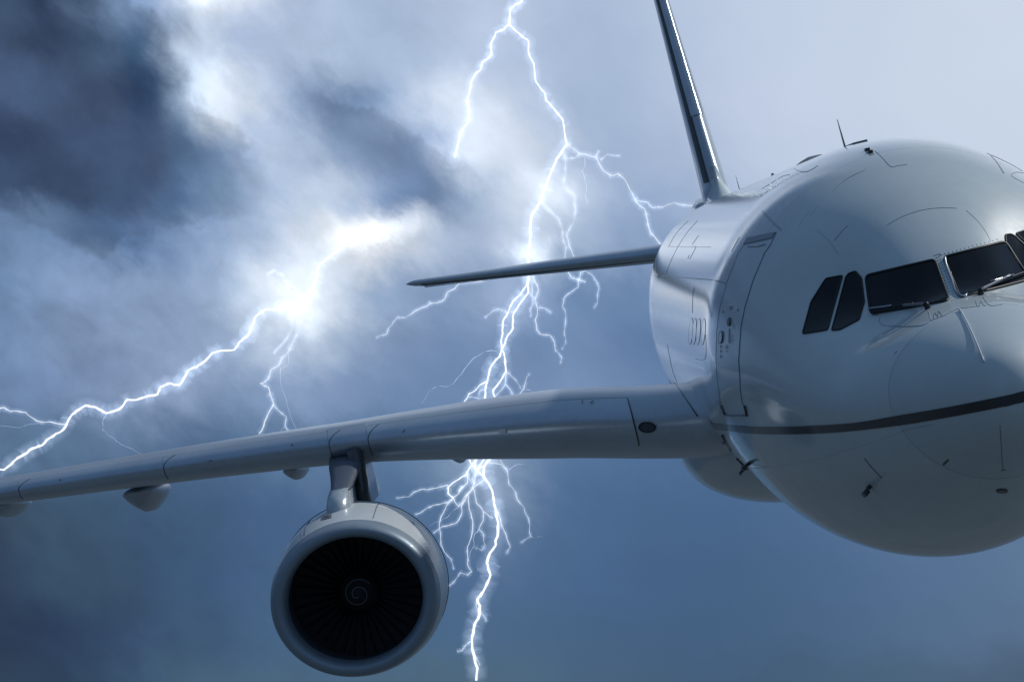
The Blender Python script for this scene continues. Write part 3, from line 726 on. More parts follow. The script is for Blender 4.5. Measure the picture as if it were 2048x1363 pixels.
# slats: a skin of their own over the leading edge
def y_at(px):
    ys = np.linspace(1.9, 17, 800); P = np.stack([xlf(ys), ys, zlf(ys)], -1); q = project(P)[:, 0]
    return float(np.interp(-px, -q, ys))
su = [v for v in np.linspace(.105, .0, 12)**1.0]
def slat(y0, y1, name='slat', up=.060, lo=.05, th=.03, material='slat', n=14):
    s_l = list(up*np.linspace(1, 0, 13)**2)+[-v for v in lo*np.linspace(0, 1, 8)[1:]**2]
    YY = np.linspace(y0, y1, n)
    Vo, Fo, mm = loft(name, YY, s_l, None, None, offn=.010); Vi, Fi, _ = loft(name, YY, s_l, None, None, offn=-.02)
    k = len(Vo); V = Vo+Vi; F = list(Fo)+[tuple(i+k for i in f[::-1]) for f in Fi]
    N = len(YY)
    def quad(*ix):
        b = len(V); V.extend([V[i] for i in ix]); F.append((b, b+1, b+2, b+3))
    for i in range(N-1):
        for e_ in (0, mm-1): quad(i*mm+e_, (i+1)*mm+e_, (i+1)*mm+e_+k, i*mm+e_+k)
    for r in (0, N-1):
        for e_ in range(mm-1): quad(r*mm+e_, r*mm+e_+1, r*mm+e_+1+k, r*mm+e_+k)
    o = mesh_obj(name, V, F, M[material], wing)
    md = None
    return o
ya, yb, yc, yd, ye = y_at(1268), y_at(737), y_at(659), y_at(328), y_at(38)
G2 = .002
slat(ya, yb-G2, n=30); slat(yb+G2, yc-G2, up=.10, n=6); slat(yc+G2, yd-G2, n=18); slat(yd+G2, ye-G2, n=18); slat(ye+G2, 14.0, n=14); slat(14.0+2*G2, 16.9, n=14)
YY = np.linspace(ya, 16.9, 80); P = wpt(YY, np.full(80, .063), 1); Nn = np.cross(wpt(YY, np.full(80, .07), 1)-P, [0, 1., 0]); Nn *= np.sign(Nn[:, 2:3]); Nn /= np.linalg.norm(Nn, axis=1, keepdims=True)
strip('slat_joint', P, Nn, .024, M['line'], wing, .006, .02)
for y0_ in (ya, yb, yc, yd, ye):
    s_l = list(.06*np.linspace(1, 0, 12)**2)+[-v for v in .05*np.linspace(0, 1, 8)[1:]**2]
    Pj = np.array([wpt(y0_-(.17*(s/.06) if s > 0 and y0_ > ya+.1 else 0), abs(s), 1 if s >= 0 else -1) for s in s_l]); T = np.gradient(Pj, axis=0); Nj = np.stack([-T[:, 2], 0*T[:, 1], T[:, 0]], 1); Nj /= np.linalg.norm(Nj, axis=1, keepdims=True)
    if Nj[12, 0] > 0: Nj = -Nj
    strip('slat_end_joint', Pj, Nj, .013, M['rubber'], wing, .0125, .02)
# aileron, flaps: thin joints on the upper side
for s0 in (.62,):
    YY = np.linspace(2.3, 16.6, 60); P = wpt(YY, np.full(60, s0), 1); strip('flap_joint', P, np.tile([0, 0, 1.], (60, 1)), .03, M['line'], wing, .004, .01)
# landing light in the wing root
lp = ov(1295, 853.5, 16, 9, .12)
ll = sheet('landing_light', lp, M['lens'], wing, off=.012, thick=.03, step=4, hit=hitw); 
hp = [hitw(*p) for p in dens(lp, 4, True)]; tube('light_rim', [a+b*.012 for a, b in hp], .010, M['rubber'], ll, 6, True)
sheet('inspection_patch', [(1001, 858), (1014, 857), (1014, 864.5), (1001, 866)], M['white'], wing, off=.028, thick=.02, step=4, hit=hitw)
for p0, p1, w in (((1347, 760), (1396, 832), 3.2),):
    bead('root_joint', [p0, ((p0[0]+p1[0])/2-2, (p0[1]+p1[1])/2-2), p1], w, M['stripe'], wing, hit=hitw, smooth=True, off=.012, h=.02)
bead('root_joint', [(1342, 728), (1352, 760), (1376, 806), (1402, 850), (1428, 905)], 1.6, M['line'], fus, smooth=True)
bead('root_joint', [(1335, 690), (1342, 728)], 2.0, M['line'], fus)
for a_, b_ in (((1165, 808), (1166, 803)), ((1182, 809), (1188, 804)), ((806, 866), (812, 861)), ((420, 922), (426, 919)), ((584, 893), (588, 889)), ((120, 962), (124, 959))):
    bead('drain_mark', [a_, b_], 1.4, M['line'], wing, hit=hitw, off=.03, h=.01, step=2)
# flap track fairings
def pod(px, py, s0, w, h, L_, aft=.45):
    y = y_at(px)
    for _ in range(6):
        P = np.array([float(xlf(y)+chf(y)*s0), y, 0.]); p = wpt(y, s0, -1); q = project(p); y += (q[0]-px)/135.
    p = wpt(y, s0, -1); n = 22; k = 18; V = []
    for i in range(n):
        t = i/(n-1); r = (math.sin(pi*min(1, t*1.0)**.62))**.75 if 0 < t < 1 else 0.001
        cx = p[0]-.35+L_*t; inc = .06; cz = p[2]+.03-h*.35-inc*(cx-p[0])
        for j in range(k):
            a = 2*pi*j/k; ry = math.cos(a)*w/2*r; rz = math.sin(a)*h/2*r
            cc, sn = abs(math.cos(a)), math.sin(a); q = 1/(cc**1.25+abs(sn)**1.25)**.8 if sn < 0 else 1.
            V.append((cx, p[1]+ry*q, cz+rz*q*(1.75 if rz < 0 else .6)))
    F = [(i*k+j, i*k+(j+1) % k, (i+1)*k+(j+1) % k, (i+1)*k+j) for i in range(n-1) for j in range(k)]
    return mesh_obj('flap_track_fairing', V, F, M['wing'], wing)
pod(276, 985, .42, .58, .34, 2.9); pod(583, 945, .42, .30, .17, 2.6); pod(914, 912, .55, .26, .14, 3.0); pod(2, 1012, .42, .5, .2, 2.4)
pod(-300, 1060, .42, .4, .3, 2.0)

# belly fairing
n = 40; k = 64; V = []
for i in range(n):
    t = i/(n-1); x = 10.2+13.0*t; r = min(1, math.sin(pi*t)**.42) if 0 < t < 1 else 0.01
    for j in range(k):
        a = 2*pi*j/k; c, s = math.cos(a), math.sin(a)
        V.append((x, 2.14*r*math.copysign(abs(s)**.72, s), -1.15+(.5 if c > 0 else .98)*r*math.copysign(abs(c)**.8, c)))
F = [(i*k+j, i*k+(j+1) % k, (i+1)*k+(j+1) % k, (i+1)*k+j) for i in range(n-1) for j in range(k)]
mesh_obj('belly_fairing', V, F, M['paint'], plane)

# ------------------------------------------------------------------ engine
def lathe(name, prof, material, parent, seg=96, sz=1., loc=(0, 0, 0)):
    V = [(x+loc[0], r*math.cos(2*pi*k/seg)+loc[1], (r*math.sin(2*pi*k/seg))*(SV(x) if sz != 1 else 1.)+loc[2]) for x, r in prof for k in range(seg)]
    F = [(i*seg+k, i*seg+(k+1) % seg, (i+1)*seg+(k+1) % seg, (i+1)*seg+k) for i in range(len(prof)-1) for k in range(seg)]
    return mesh_obj(name, V, F, material, parent)
EC = np.array([11.03, 6.29, -1.62])
SV = lambda x: float(np.interp(x, [0, .3, 1.3, 3], [.905, .915, .97, 1.]))
eng = lathe('engine', [(.30, .985), (.6, 1.012), (1.0, 1.028), (1.5, 1.025), (2.0, .995), (2.6, .93), (3.1, .85), (3.3, .80), (3.28, .78), (2.9, .80), (2.0, .84), (1.0, .84), (.31, .79)], M['cowl'], plane, sz=1.03, loc=EC)
lip = [(.292, .984)]
for a in np.linspace(pi*.5, -pi*.5, 20): lip.append((.13-.13*math.cos(a)+(.03 if a < 0 else 0), .895+.075*math.sin(a)))
lip = [(.292, .984), (.22, .978)]+[(.14-.14*math.cos(a), .875+.088*math.sin(a)) for a in np.linspace(pi*.46, -pi*.46, 22)]+[(.24, .785), (.30, .778)]
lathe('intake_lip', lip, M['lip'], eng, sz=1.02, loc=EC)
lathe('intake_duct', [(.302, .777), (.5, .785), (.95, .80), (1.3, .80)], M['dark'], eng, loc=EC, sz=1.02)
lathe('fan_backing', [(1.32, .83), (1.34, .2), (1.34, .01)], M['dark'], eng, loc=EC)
lathe('spinner', [(.62, .004), (.64, .03), (.72, .10), (.84, .18), (.98, .235), (1.12, .255), (1.3, .26)], M['spin'], eng, seg=40, loc=EC)
P = []; N = []
for t in np.linspace(0, 1, 70):
    a = 2.7-t*2*pi*1.75; r = .155*(1-t)**.8+.018; xx_ = np.interp(r, [.004, .03, .10, .18, .235], [.62, .64, .72, .84, .98])
    P.append(EC+np.array([xx_-.004, r*math.cos(a), r*math.sin(a)])); N.append([-1, math.cos(a)*.5, math.sin(a)*.5])
strip('spiral_mark', P, N, .013, M['swirl'], eng, .002, .004)
lathe('exhaust_nozzle', [(3.0, .62), (3.8, .50), (4.4, .36), (4.4, .33), (3.9, .30)], M['metal'], eng, seg=48, loc=EC)
lathe('exhaust_plug', [(3.9, .28), (4.5, .18), (4.9, .02)], M['grey'], eng, seg=32, loc=EC)
nb = 36; bm0 = None
for b_ in range(nb):
    if bm0 is None:
        V = []; F = []
        for r in np.linspace(.24, .79, 8):
            tw = np.interp(r, [.24, .82], [.35, 1.05]); hc = np.interp(r, [.24, .5, .82], [.075, .105, .12])
            dx_ = math.cos(tw)*hc; dy_ = math.sin(tw)*hc
            V += [(1.12-dx_, -dy_, r), (1.12, .006, r), (1.12+dx_, dy_, r)]
        for i in range(7):
            for j in range(2): F.append((i*3+j, i*3+j+1, (i+1)*3+j+1, (i+1)*3+j))
        bm0 = bpy.data.meshes.new('fan_blade'); bm0.from_pydata(V, [], F); bm0.materials.append(M['blade']); bm0.polygons.foreach_set('use_smooth', [True]*len(bm0.polygons))
    o = bpy.data.objects.new('fan_blade', bm0); COL.objects.link(o); o.parent = eng; o.location = EC; o.rotation_euler = (2*pi*b_/nb, 0, 0)
# cowl details: duct opening, joints
cb = BVHTree.FromPolygons([v.co.copy() for v in eng.data.vertices], [tuple(p.vertices) for p in eng.data.polygons])
def hite(px, py):
    o, d = ray(px, py); h = cb.ray_cast(Vector(o), Vector(d))
    if h[0] is None:
        for t in np.linspace(30, 40, 60):
            kk = cb.find_nearest(Vector(o+d*t))
            if h[0] is None or kk[3] < h[3]: h = kk
    n_ = np.array(h[0])-EC; n_[0] = 0; n_ /= np.linalg.norm(n_); return np.array(h[0]), n_
z5e = lambda x, y: (480+x/2.71, 860+y/2.71)
sheet('cowl_inlet_frame', [z5e(446, 466), z5e(497, 456), z5e(495, 474), z5e(445, 487)], M['grey'], eng, off=.008, thick=.02, step=3, hit=hite)
sheet('cowl_inlet', [z5e(458, 468), z5e(484, 462), z5e(482, 473), z5e(456, 479)], M['dark'], eng, off=.011, thick=.02, step=3, hit=hite)
for pts in ([z5e(330, 540), z5e(335, 590)], [z5e(690, 478), z5e(690, 500)]):
    bead('cowl_joint', pts, .9, M['line'], eng, hit=hite, step=3)
for a0, a1, xx_ in ((0, 2*pi, 1.75), ):
    aa = np.linspace(a0, a1, 100)[:-1]; P = [EC+np.array([xx_, 1.027*math.cos(a), 1.027*math.sin(a)*SV(xx_)]) for a in aa]
    strip('cowl_joint', P, [[0, math.cos(a), math.sin(a)] for a in aa], .012, M['line'], eng, .004, .01, True)
for a in (pi*.5+.42, pi*.5-.42):
    P = [EC+np.array([x, np.interp(x, [.3, .6, 1, 1.5, 2, 2.6, 3.1], [.985, 1.012, 1.028, 1.025, .995, .93, .85])*math.cos(a), np.interp(x, [.3, .6, 1, 1.5, 2, 2.6, 3.1], [.985, 1.012, 1.028, 1.025, .995, .93, .85])*math.sin(a)*SV(x)]) for x in np.linspace(.4, 3, 30)]
    strip('cowl_joint', P, [[0, math.cos(a), math.sin(a)]]*30, .010, M['line'], eng, .004, .01)

# pylon: stacked rounded sections from cowl to wing
def sections(name, secs, material, parent, k=28):
    """secs: (x of front, y, z, half width, length)"""
    V = []
    for x, y, z, w, L_ in secs:
        for j in range(k):
            a = 2*pi*j/k; c = math.cos(a); s = math.sin(a)
            t = (1-c)/2; wd = w*(min(1, math.sqrt(max(0, 1-(1-min(1, t*L_/(w*1.6)))**2))) if t < .5 else min(1, (1-t)*2.2+.02))
            V.append((x+L_*t, y+math.copysign(wd, s) if abs(s) > 1e-6 else y, z))
    F = [(i*k+j, i*k+(j+1) % k, (i+1)*k+(j+1) % k, (i+1)*k+j) for i in range(len(secs)-1) for j in range(k)]
    F += [tuple(range(k))[::-1], tuple(range((len(secs)-1)*k, len(secs)*k))]
    return mesh_obj(name, V, F, material, parent)
pyl = sections('pylon', [(11.98, 6.32, -.74, .150, 3.4), (12.0, 6.315, -.64, .148, 3.5), (12.03, 6.305, -.56, .14, 3.6), (12.16, 6.29, -.48, .13, 3.6), (12.36, 6.275, -.43, .125, 3.6), (12.62, 6.265, -.40, .115, 3.4)], M['pylon'], plane)
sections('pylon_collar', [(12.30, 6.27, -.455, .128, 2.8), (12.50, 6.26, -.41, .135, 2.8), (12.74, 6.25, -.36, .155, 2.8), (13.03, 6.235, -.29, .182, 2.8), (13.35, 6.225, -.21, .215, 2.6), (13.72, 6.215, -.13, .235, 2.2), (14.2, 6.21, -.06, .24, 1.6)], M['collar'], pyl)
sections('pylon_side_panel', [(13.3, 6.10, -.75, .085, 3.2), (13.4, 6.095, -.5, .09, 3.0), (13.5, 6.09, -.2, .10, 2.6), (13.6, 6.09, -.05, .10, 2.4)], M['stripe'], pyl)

# ------------------------------------------------------------------ tail
def foil(y_or_z, secs, material, name, vertical, parent, t0=0., t1=1., offn=0., closed=True, n=22):
    """secs: list of (x_le, y, z, chord, thickness ratio)"""
    tt = (1-np.cos(np.linspace(0, pi, n)))/2; V = []
    for x, y, z, c, th in secs:
        s = [(v, 1) for v in tt[::-1] if t0 <= v <= t1]+[(v, -1) for v in tt[1:] if t0 <= v <= t1]
        for v, sg in s:
            yt = 5*(.2969*math.sqrt(v)-.1260*v-.3516*v*v+.2843*v**3-.1036*v**4)*th*c+offn
            V.append((x+c*v-offn*(1 if v < .01 else 0), y+(sg*yt if vertical else 0), z+(0 if vertical else sg*yt)))
    m = len(V)//len(secs); F = [(i*m+j, i*m+j+1, (i+1)*m+j+1, (i+1)*m+j) for i in range(len(secs)-1) for j in range(m-1)]
    if closed: F += [tuple(range(m)), tuple(range((len(secs)-1)*m, len(secs)*m))[::-1]]
    return mesh_obj(name, V, F, material, parent)
def finsec(z): k = (z-2.0)/5.9; return (29.35+4.6*k, 0, z, 4.75*(1-k)+1.75*k, .100*(1-k)+.085*k)
fin = foil(0, [finsec(z) for z in np.linspace(1.75, 7.9, 12)], M['wing'], 'tail_fin', True, plane)
foil(0, [finsec(z) for z in np.linspace(3.58, 7.85, 8)], M['metal'], 'leading_edge_strip', True, fin, 0, .055, .016, closed=False, n=40)
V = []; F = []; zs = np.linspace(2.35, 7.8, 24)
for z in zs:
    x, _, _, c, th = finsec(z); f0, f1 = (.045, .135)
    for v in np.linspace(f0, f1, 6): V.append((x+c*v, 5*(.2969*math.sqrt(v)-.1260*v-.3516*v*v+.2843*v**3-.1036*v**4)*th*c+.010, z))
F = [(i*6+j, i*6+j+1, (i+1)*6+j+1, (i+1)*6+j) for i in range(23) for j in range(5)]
mesh_obj('dark_reflection_strip', V, F, M['rubber'], fin)  # black strip painted in as the dark reflection beside the leading edge
foil(0, [(28.2, 0, 1.93, 5.8, .088), (28.9, 0, 2.08, 5.2, .082), (29.4, 0, 2.25, 4.7, .075), (29.7, 0, 2.6, 4.3, .05)], M['paint'], 'fin_fillet', True, fin)
P = [np.array([x+c*.70, 5*.0407*th*c*.9, z]) for x, y, z, c, th in [finsec(z) for z in np.linspace(2.4, 7.7, 20)]]
for sg in (1, -1): strip('rudder_joint', [p*[1, sg, 1] for p in P], [[0, sg, 0]]*20, .03, M['line'], fin, .02, .02)
# bulge where the rear of the fin meets the body
V = []; n = 16; k = 14
for i in range(n):
    t = i/(n-1); r = math.sin(pi*t)**.6 if 0 < t < 1 else .01
    for j in range(k): a = 2*pi*j/k; V.append((31.4+4.6*t, .16+.17*r*math.cos(a), 1.93+.22*r*math.sin(a)))
mesh_obj('fin_root_fairing', V, [(i*k+j, i*k+(j+1) % k, (i+1)*k+(j+1) % k, (i+1)*k+j) for i in range(n-1) for j in range(k)], M['paint'], fin)

def stab():
    secs = []
    for y in list(np.linspace(.5, 5.7, 14))+[5.85, 5.95, 6.02]:
        k = (y-.7)/5.32; c = 3.5*(1-k)+1.3*k; x = 31.2+3.45*k
        if y > 5.7: x += (y-5.7)**2*5.; c = max(.12, c*(1-((y-5.7)/.33)**2*.9))
        secs.append((x, y, 1.255+.64*k, c, .105))
    o = foil(0, secs, M['slat'], 'horizontal_stabilizer', False, plane)
    P = []; 
    for x, y, z, c, th in secs[:-3]: P.append(np.array([x+c*.06, y, z-.045*th/.105*c/3.5*2-.02]))
    strip('boot_edge', P, [[-.4, 0, -1.]]*len(P), .05, M['line'], o, .01, .01)
    V = []; F = []
    for x, y, z, c, th in secs[2:-3]: V += [(x+c*.72, y, z-.06*c/3), (x+c*1.01, y, z-.075-.02), (x+c*1.01, y, z-.11), (x+c*.72, y, z-.10*c/3-.03)]
    m = len(V)//4
    for i in range(m-1):
        for j in range(4): F.append((i*4+j, i*4+(j+1) % 4, (i+1)*4+(j+1) % 4, (i+1)*4+j))
    F += [(0, 1, 2, 3), (4*m-1, 4*m-2, 4*m-3, 4*m-4)]
    mesh_obj('elevator', V, F, M['wing'], o, smooth=False)
    return o
stb = stab()

# ------------------------------------------------------------------ the other side of the aircraft (mostly outside the frame)
def mirror_tree(o, parent):
    c = o.copy()
    if o.data:
        me = o.data.copy(); co = np.zeros(len(me.vertices)*3); me.vertices.foreach_get('co', co); co = co.reshape(-1, 3); co[:, 1] *= -1
        me.vertices.foreach_set('co', co.ravel()); me.flip_normals(); me.update(); c.data = me
    l = c.location.copy(); c.location = (l.x, -l.y, l.z)
    COL.objects.link(c); c.parent = parent
    for ch in list(o.children): mirror_tree(ch, c)
    return c
for o in (wing, eng, pyl, stb):
    mo = mirror_tree(o, plane)
    if o is stb: mo.scale.y = .80

# ------------------------------------------------------------------ lightning
def emat(name, col, strength, k, alpha):
    """glowing air: an optically thin column, so its brightness follows the chord the sight line cuts through it"""
    m = bpy.data.materials.new(name); m.use_nodes = True; nt = m.node_tree; nt.nodes.clear(); h = G(nt)
    out = h.n('ShaderNodeOutputMaterial'); em = h.n('ShaderNodeEmission'); em.inputs[0].default_value = (*col, 1)
    if alpha:
        ge = h.n('ShaderNodeNewGeometry'); dp = h.n('ShaderNodeVectorMath', operation='DOT_PRODUCT')
        nt.links.new(ge.outputs['Normal'], dp.inputs[0]); nt.links.new(ge.outputs['Incoming'], dp.inputs[1])
        f = h.m('POWER', h.m('ABSOLUTE', dp.outputs['Value']), k)
        h.put(em.inputs[1], h.m('MULTIPLY', f, strength))
        tr = h.n('ShaderNodeBsdfTransparent'); ad = h.n('ShaderNodeAddShader')
        nt.links.new(em.outputs[0], ad.inputs[0]); nt.links.new(tr.outputs[0], ad.inputs[1]); nt.links.new(ad.outputs[0], out.inputs[0])
    else:
        em.inputs[1].default_value = strength; nt.links.new(em.outputs[0], out.inputs[0])
    return m
branch_m = emat('plasma_branch', (.86, .92, 1.), .82, 1, False)
core_m = emat('plasma_core', (.93, .96, 1.), 1.15, 1, False)
halo_m = emat('plasma_halo', (.62, .76, 1.), .105, 3.0, True)
faint_m = emat('plasma_faint', (.70, .80, 1.), .34, 1.5, True)
DB = 1100.0
za = lambda x, y: (600+x/2.924, y/2.924)
zb = lambda x, y: (600+x/2.924, 400+y/2.924)
zc_ = lambda x, y: (1200+x/2.62, y/2.62)
zd = lambda x, y: (740+x/2.822, 880+y/2.822)
ze = lambda x, y: (x/2.924, 400+y/2.924)
zf = lambda x, y: (x/2.56, 800+y/2.56)
def P_(f, *xy): return [f(*q) for q in xy]
def bolt_point(px, py, depth):
    return np.array([(px-CW/2)/FPX*depth, 0, 0])+np.array([0, 0, ALT])+fwd_w*depth-up_w*((py-CH/2)/FPX*depth)
def jag(pts, amp, levels, r):
    pts = [np.array(p, float) for p in pts]
    for l in range(levels):
        out = [pts[0]]
        for a, b in zip(pts[:-1], pts[1:]):
            d = b-a; L_ = np.linalg.norm(d)
            if L_ > 5: out.append((a+b)/2+np.array([-d[1], d[0]])/max(L_, 1e-6)*r.normal()*amp*L_)
            out.append(b)
        pts = out
    return pts
class Bolt:
    def __init__(s, label, depth, seed):
        s.o = bpy.data.objects.new('lightning_bolt', None); COL.objects.link(s.o); s.o['label'] = label; s.o['category'] = 'lightning'
        s.o['group'] = 'lightning bolts in the storm sky'; s.depth = depth; s.r = np.random.default_rng(seed); s.ends = {}
    def dof(s, q):
        best = None
        for k, d in s.ends.items():
            e = math.hypot(k[0]-q[0], k[1]-q[1])
            if e < 8 and (best is None or e < best[0]): best = (e, d)
        return best[1] if best else s.depth
    def add(s, pts, wpx, kind='branch', halo=1., fade=True):
        pts = jag(pts, .045, 2, s.r); wpx = wpx*.55; n = len(pts)
        d0 = s.dof(pts[0]); d1 = s.dof(pts[-1]) if s.dof(pts[-1]) != s.depth else d0
        wob = np.cumsum(s.r.normal(size=n))*3.0; wob -= np.linspace(wob[0], wob[-1], n)
        dep = np.linspace(d0, d1+s.r.normal()*8*(kind == 'branch'), n)+wob
        for p, d in zip(pts, dep): s.ends[(p[0], p[1])] = d
        P = [bolt_point(p[0], p[1], d) for p, d in zip(pts, dep)]
        t = np.linspace(0, 1, n); w = wpx*((1-.65*t) if fade else 1)*(1+.22*s.r.normal(size=n).clip(-1, 1))
        rad = np.maximum(w, .45)/2*s.depth/FPX
        if kind == 'faint':
            return tube('branch', P, rad*1.2, faint_m, s.o, 6)
        c = tube('channel' if kind == 'main' else 'branch', P, rad*(1.2 if kind == 'main' else .92), core_m if (kind == 'main' or wpx > 2.4) else branch_m, s.o, 6)
        ws = np.convolve(np.pad(rad, 3, 'edge'), np.ones(7)/7, 'valid')
        tube('glow', P, ws*2.0+1.2*s.depth/FPX*halo, halo_m, c, 8)
        tube('glow', P, ws*(6. if kind == 'main' else 4.5)+(8. if kind == 'main' else 4.5)*s.depth/FPX*halo, halo_m, c, 8)
        return c
B = Bolt('tall branching lightning bolt passing behind the tailplane and wing, ending right of the engine', DB, 3)
B.add([(1052, -30), (1043, 3)]+P_(za, (1260, 25), (1228, 60), (1222, 140)), 5.5, 'main', fade=False)
B.add(P_(za, (1222, 140), (1250, 170), (1290, 205), (1335, 238), (1337, 310), (1370, 400), (1380, 480), (1430, 540), (1440, 590), (1480, 630), (1520, 680), (1545, 740), (1562, 845)), 4.6, 'main', fade=False)
B.add(P_(za, (1562, 845), (1500, 930), (1470, 1000), (1440, 1080), (1405, 1180), (1355, 1260), (1345, 1363))+P_(zb, (1350, 190), (1338, 280), (1337, 380), (1335, 450)), 6.0, 'main', 1.4, fade=False)
B.add(P_(za, (1222, 140), (1190, 175), (1145, 190), (1115, 260), (1120, 320), (1065, 365), (1055, 410), (1000, 480), (980, 570), (990, 640), (985, 710), (935, 790), (905, 920)), 6.0, 'branch', 1.3, fade=False)
B.add(P_(za, (1562, 840), (1600, 870), (1640, 900), (1730, 920), (1760, 980), (1820, 1028), (1860, 1015), (1900, 1050), (1940, 1125), (1965, 1180), (2015, 1220), (2030, 1280))+P_(zc_, (250, 1170), (265, 1220), (290, 1245), (330, 1300)), 4.0, fade=False)
B.add(P_(zc_, (185, 1045), (250, 1060), (275, 1088), (330, 1085), (390, 1062), (450, 1075), (515, 1084)), 2.4, fade=False)
B.add(P_(za, (1730, 920), (1750, 880)), 3.0); B.add(P_(za, (1755, 935), (1800, 900), (1875, 912)), 2.4)
B.add(P_(za, (1545, 925), (1600, 925), (1640, 900)), 2.2, fade=False); B.add(P_(za, (1665, 925), (1650, 1000), (1675, 1080), (1685, 1200)), 1.8, 'faint')
B.add(P_(za, (1540, 890), (1552, 960), (1545, 1080), (1610, 1150), (1612, 1230), (1600, 1300), (1565, 1360))+P_(zb, (1560, 190), (1575, 270), (1612, 360)), 3.0, fade=False)
B.add(P_(za, (1410, 1172), (1470, 1240), (1510, 1275), (1535, 1345))+P_(zb, (1540, 240), (1557, 280), (1545, 350), (1560, 400), (1590, 455), (1630, 468), (1670, 478)), 2.6, fade=False)
B.add(P_(zb, (1630, 468), (1640, 425), (1670, 412), (1715, 445), (1750, 510), (1740, 600), (1720, 630)), 2.4)
B.add(P_(zb, (1630, 470), (1625, 510), (1545, 570), (1535, 620), (1555, 680), (1545, 780), (1555, 830), (1530, 875)), 2.0)
B.add(P_(zb, (1335, 450), (1325, 500), (1290, 550), (1245, 590), (1220, 650), (1190, 700), (1185, 780), (1180, 870)), 4.6, 'main', fade=False)
B.add(P_(zb, (1335, 450), (1335, 540), (1290, 600), (1250, 660), (1245, 750), (1210, 800), (1180, 870)), 5.0, 'main', fade=False)
B.add(P_(zb, (1350, 420), (1395, 530), (1375, 575), (1390, 630), (1375, 700), (1385, 760), (1410, 785), (1465, 790), (1490, 830), (1495, 880), (1530, 915), (1522, 955)), 3.6)
B.add(P_(zb, (1340, 540), (1378, 580)), 3.); B.add(P_(zb, (1360, 470), (1355, 560), (1365, 600), (1345, 640), (1348, 685)), 2.0); B.add(P_(zb, (1400, 628), (1435, 635), (1468, 658)), 2.4)
B.add(P_(zb, (1215, 655), (1160, 635), (1120, 655), (1078, 688)), 3.0); B.add(P_(zb, (1250, 655), (1205, 655)), 3.)
B.add(P_(zb, (1180, 870), (1170, 910), (1125, 960), (1110, 990), (1095, 1060), (1085, 1130), (1070, 1215))+P_(zd, (600, 90), (600, 170)), 5.5, 'main', 1.2, fade=False)
B.add(P_(zb, (1185, 880), (1200, 940), (1205, 1000), (1170, 1060), (1130, 1110), (1148, 1190), (1145, 1290))+P_(zd, (690, 90), (650, 140), (600, 170)), 5.0, 'main', fade=False)
B.add(P_(zb, (1205, 1000), (1200, 1075), (1155, 1130), (1115, 1170), (1098, 1215)), 2.2); B.add(P_(zb, (1200, 1075), (1235, 1115), (1255, 1180)), 2.2)
B.add(P_(zb, (1210, 1005), (1250, 1040), (1290, 1100)), 2.0); B.add(P_(zb, (1250, 1195), (1270, 1150), (1310, 1100), (1320, 1060), (1342, 1012)), 3.4)
B.add(P_(zb, (1310, 1105), (1350, 1110), (1362, 1165)), 1.8, 'faint')
B.add(P_(zb, (1090, 1060), (1040, 1095), (990, 1130), (975, 1160), (910, 1215), (870, 1225), (845, 1215), (805, 1230)), 4.4)
B.add(P_(zb, (985, 1150), (1040, 1155), (1065, 1180)), 2.0); B.add(P_(zb, (1075, 1105), (1050, 1115), (1045, 1140)), 2.6)
B.add(P_(zb, (1150, 882), (1080, 885), (1020, 920), (960, 990), (900, 1070), (850, 1090), (800, 1090), (760, 1110), (710, 1190)), 2.2, 'faint')
B.add([(1000, 540)]+P_(zb, (935, 485), (860, 540), (845, 580), (760, 605), (670, 650), (610, 690), (575, 682), (520, 745), (510, 780), (445, 805)), 3.2)
B.add(P_(zb, (765, 605), (752, 592)), 2.)
B.add(P_(zd, (690, 80), (645, 150), (640, 200), (690, 285), (700, 340), (710, 400), (722, 490), (710, 590), (660, 690), (680, 760), (640, 850), (605, 900), (620, 970), (590, 1040), (575, 1130), (590, 1220), (600, 1352)), 7.0, 'main', 1.6, fade=False)
B.add(P_(zd, (600, 170), (640, 200)), 6., 'branch', 1.6, fade=False); B.add(P_(zd, (550, 85), (570, 130), (600, 170)), 5., fade=False); B.add(P_(zd, (660, 85), (620, 140), (600, 170)), 5., fade=False)
B.add(P_(zd, (600, 90), (560, 160), (545, 190), (500, 220), (440, 265), (440, 300), (470, 322)), 4.6, fade=False)
B.add(P_(zd, (440, 252), (390, 262), (340, 275), (300, 275), (250, 290), (220, 318), (145, 325)), 3.2)
B.add(P_(zd, (600, 175), (585, 250), (560, 290), (520, 350), (500, 372), (470, 322), (440, 350), (400, 358), (340, 375), (310, 390), (255, 418)), 4.0)
B.add(P_(zd, (640, 225), (600, 255), (550, 305), (515, 370), (515, 420), (480, 470), (410, 485), (358, 522)), 4.2)
B.add(P_(zd, (550, 180), (550, 240), (510, 275), (500, 300), (470, 322), (430, 370), (400, 430), (398, 520), (400, 590), (430, 640), (460, 670), (473, 728)), 3.6)
B.add(P_(zd, (555, 300), (560, 390), (580, 450), (575, 530), (550, 600), (550, 700), (575, 740), (550, 760), (510, 745), (480, 790), (443, 822)), 3.2)
B.add(P_(zd, (580, 270), (600, 350), (640, 400), (692, 437)), 2.8, fade=False); B.add(P_(zd, (640, 400), (640, 450), (615, 500), (640, 530), (650, 590), (630, 620), (590, 605)), 2.4)
B.add(P_(zd, (615, 500), (590, 530), (585, 600), (560, 660), (565, 725)), 2.2, 'faint')
B.add(P_(zd, (708, 385), (740, 470), (770, 540), (793, 600), (770, 637)), 3.2); B.add(P_(zd, (715, 400), (742, 500)), 2.2)
B.add(P_(zd, (670, 128), (740, 135), (775, 170), (785, 250), (820, 290), (830, 330), (870, 380), (895, 440), (900, 520), (908, 540), (850, 577)), 2.8)
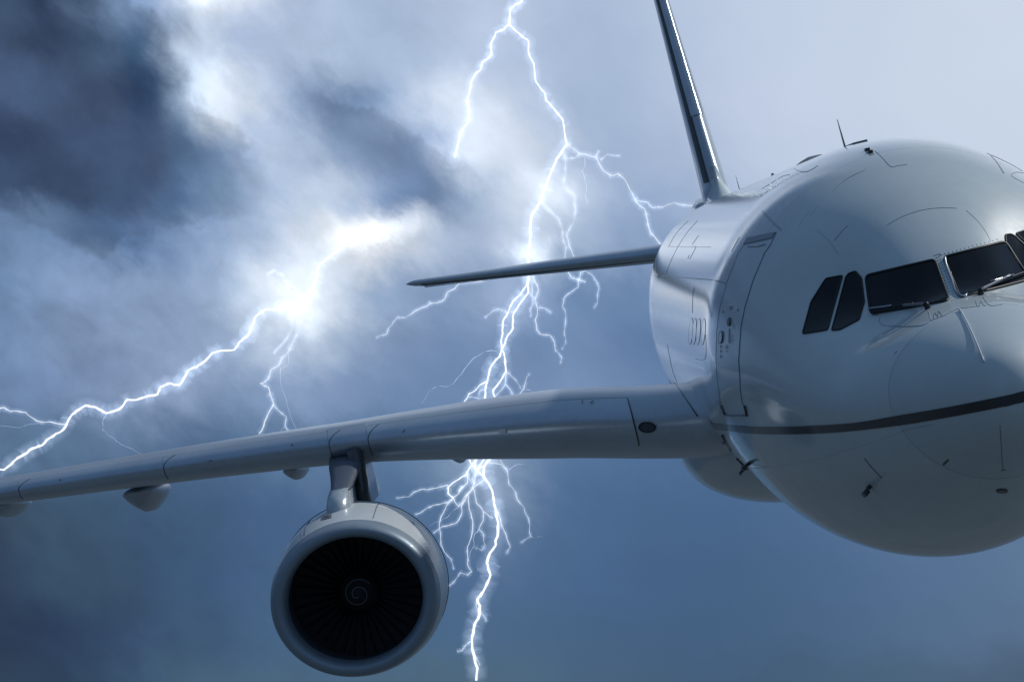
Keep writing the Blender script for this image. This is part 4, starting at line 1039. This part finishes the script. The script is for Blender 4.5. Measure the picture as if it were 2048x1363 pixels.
B.add(P_(zd, (720, 85), (745, 125), (775, 160)), 2.2); B.add(P_(zd, (785, 165), (830, 135), (875, 136)), 2.0, 'faint'); B.add(P_(zd, (905, 540), (930, 550), (970, 540)), 1.8, 'faint')
B.add(P_(zd, (612, 880), (598, 930), (612, 975)), 2.4); B.add(P_(zd, (620, 965), (640, 985), (655, 1022)), 2.2); B.add(P_(zd, (576, 1130), (545, 1150), (520, 1185), (490, 1188)), 3.0)
B.add(P_(zd, (500, 375), (440, 430), (400, 450), (335, 482)), 1.8, 'faint'); B.add(P_(zd, (598, 1220), (620, 1270)), 2.0)
B.add(P_(zd, (600, 180), (575, 220), (600, 250)), 3.2); B.add(P_(zd, (545, 190), (570, 230), (590, 245)), 3.0); B.add(P_(zd, (520, 255), (500, 290), (530, 260)), 2.4)

A = Bolt('slanting lightning bolt from the brightest cloud down to the left, above the outer wing', 1350.0, 5)
A.add([(742, 455), (700, 478), (665, 508)]+P_(ze, (1870, 375), (1848, 450), (1835, 540), (1780, 590), (1745, 640)), 6.0, 'main', 1.2, fade=False)
A.add(P_(ze, (1745, 640), (1650, 632), (1550, 640), (1495, 680), (1470, 740), (1450, 790), (1400, 830), (1370, 875), (1290, 880), (1240, 895), (1200, 940), (1150, 975), (1100, 995), (1075, 1040), (1050, 1080), (990, 1070), (940, 1090), (920, 1135), (850, 1150), (780, 1168), (745, 1165), (700, 1220), (620, 1245), (560, 1210), (500, 1200), (450, 1230), (400, 1285), (385, 1320))+P_(zf, (270, 185), (215, 230), (150, 255), (90, 295), (60, 325), (20, 355), (-40, 348)), 6.0, 'main', 1.3, fade=False)
A.add(P_(ze, (385, 1312), (330, 1305), (270, 1298), (215, 1290), (150, 1240), (60, 1235), (25, 1212), (-30, 1230)), 3.8, fade=False)
A.add(P_(zf, (230, 118), (160, 120), (100, 140), (-20, 126)), 1.8, 'faint')
A.add(P_(ze, (1750, 690), (1740, 780), (1705, 850), (1690, 880), (1650, 920), (1635, 960), (1585, 990), (1565, 1050), (1522, 1070), (1570, 1095), (1580, 1140), (1600, 1190), (1560, 1270), (1515, 1365)), 4.0, fade=False)
A.add(P_(ze, (1600, 1195), (1640, 1240), (1675, 1265), (1668, 1320), (1690, 1350)), 2.4); A.add(P_(ze, (1668, 1320), (1630, 1362)), 1.8, 'faint')
A.add(P_(ze, (1705, 680), (1705, 760), (1660, 830), (1600, 900)), 2.6); A.add(P_(ze, (1705, 850), (1690, 960), (1640, 985), (1645, 1080), (1680, 1200), (1735, 1340)), 1.6, 'faint')
A.add(P_(ze, (1745, 560), (1690, 500), (1655, 440), (1605, 410), (1565, 432)), 2.6)
A.add(P_(ze, (620, 1248), (600, 1300), (600, 1340))+P_(zf, (580, 190), (640, 235), (720, 275)), 1.8, 'faint')
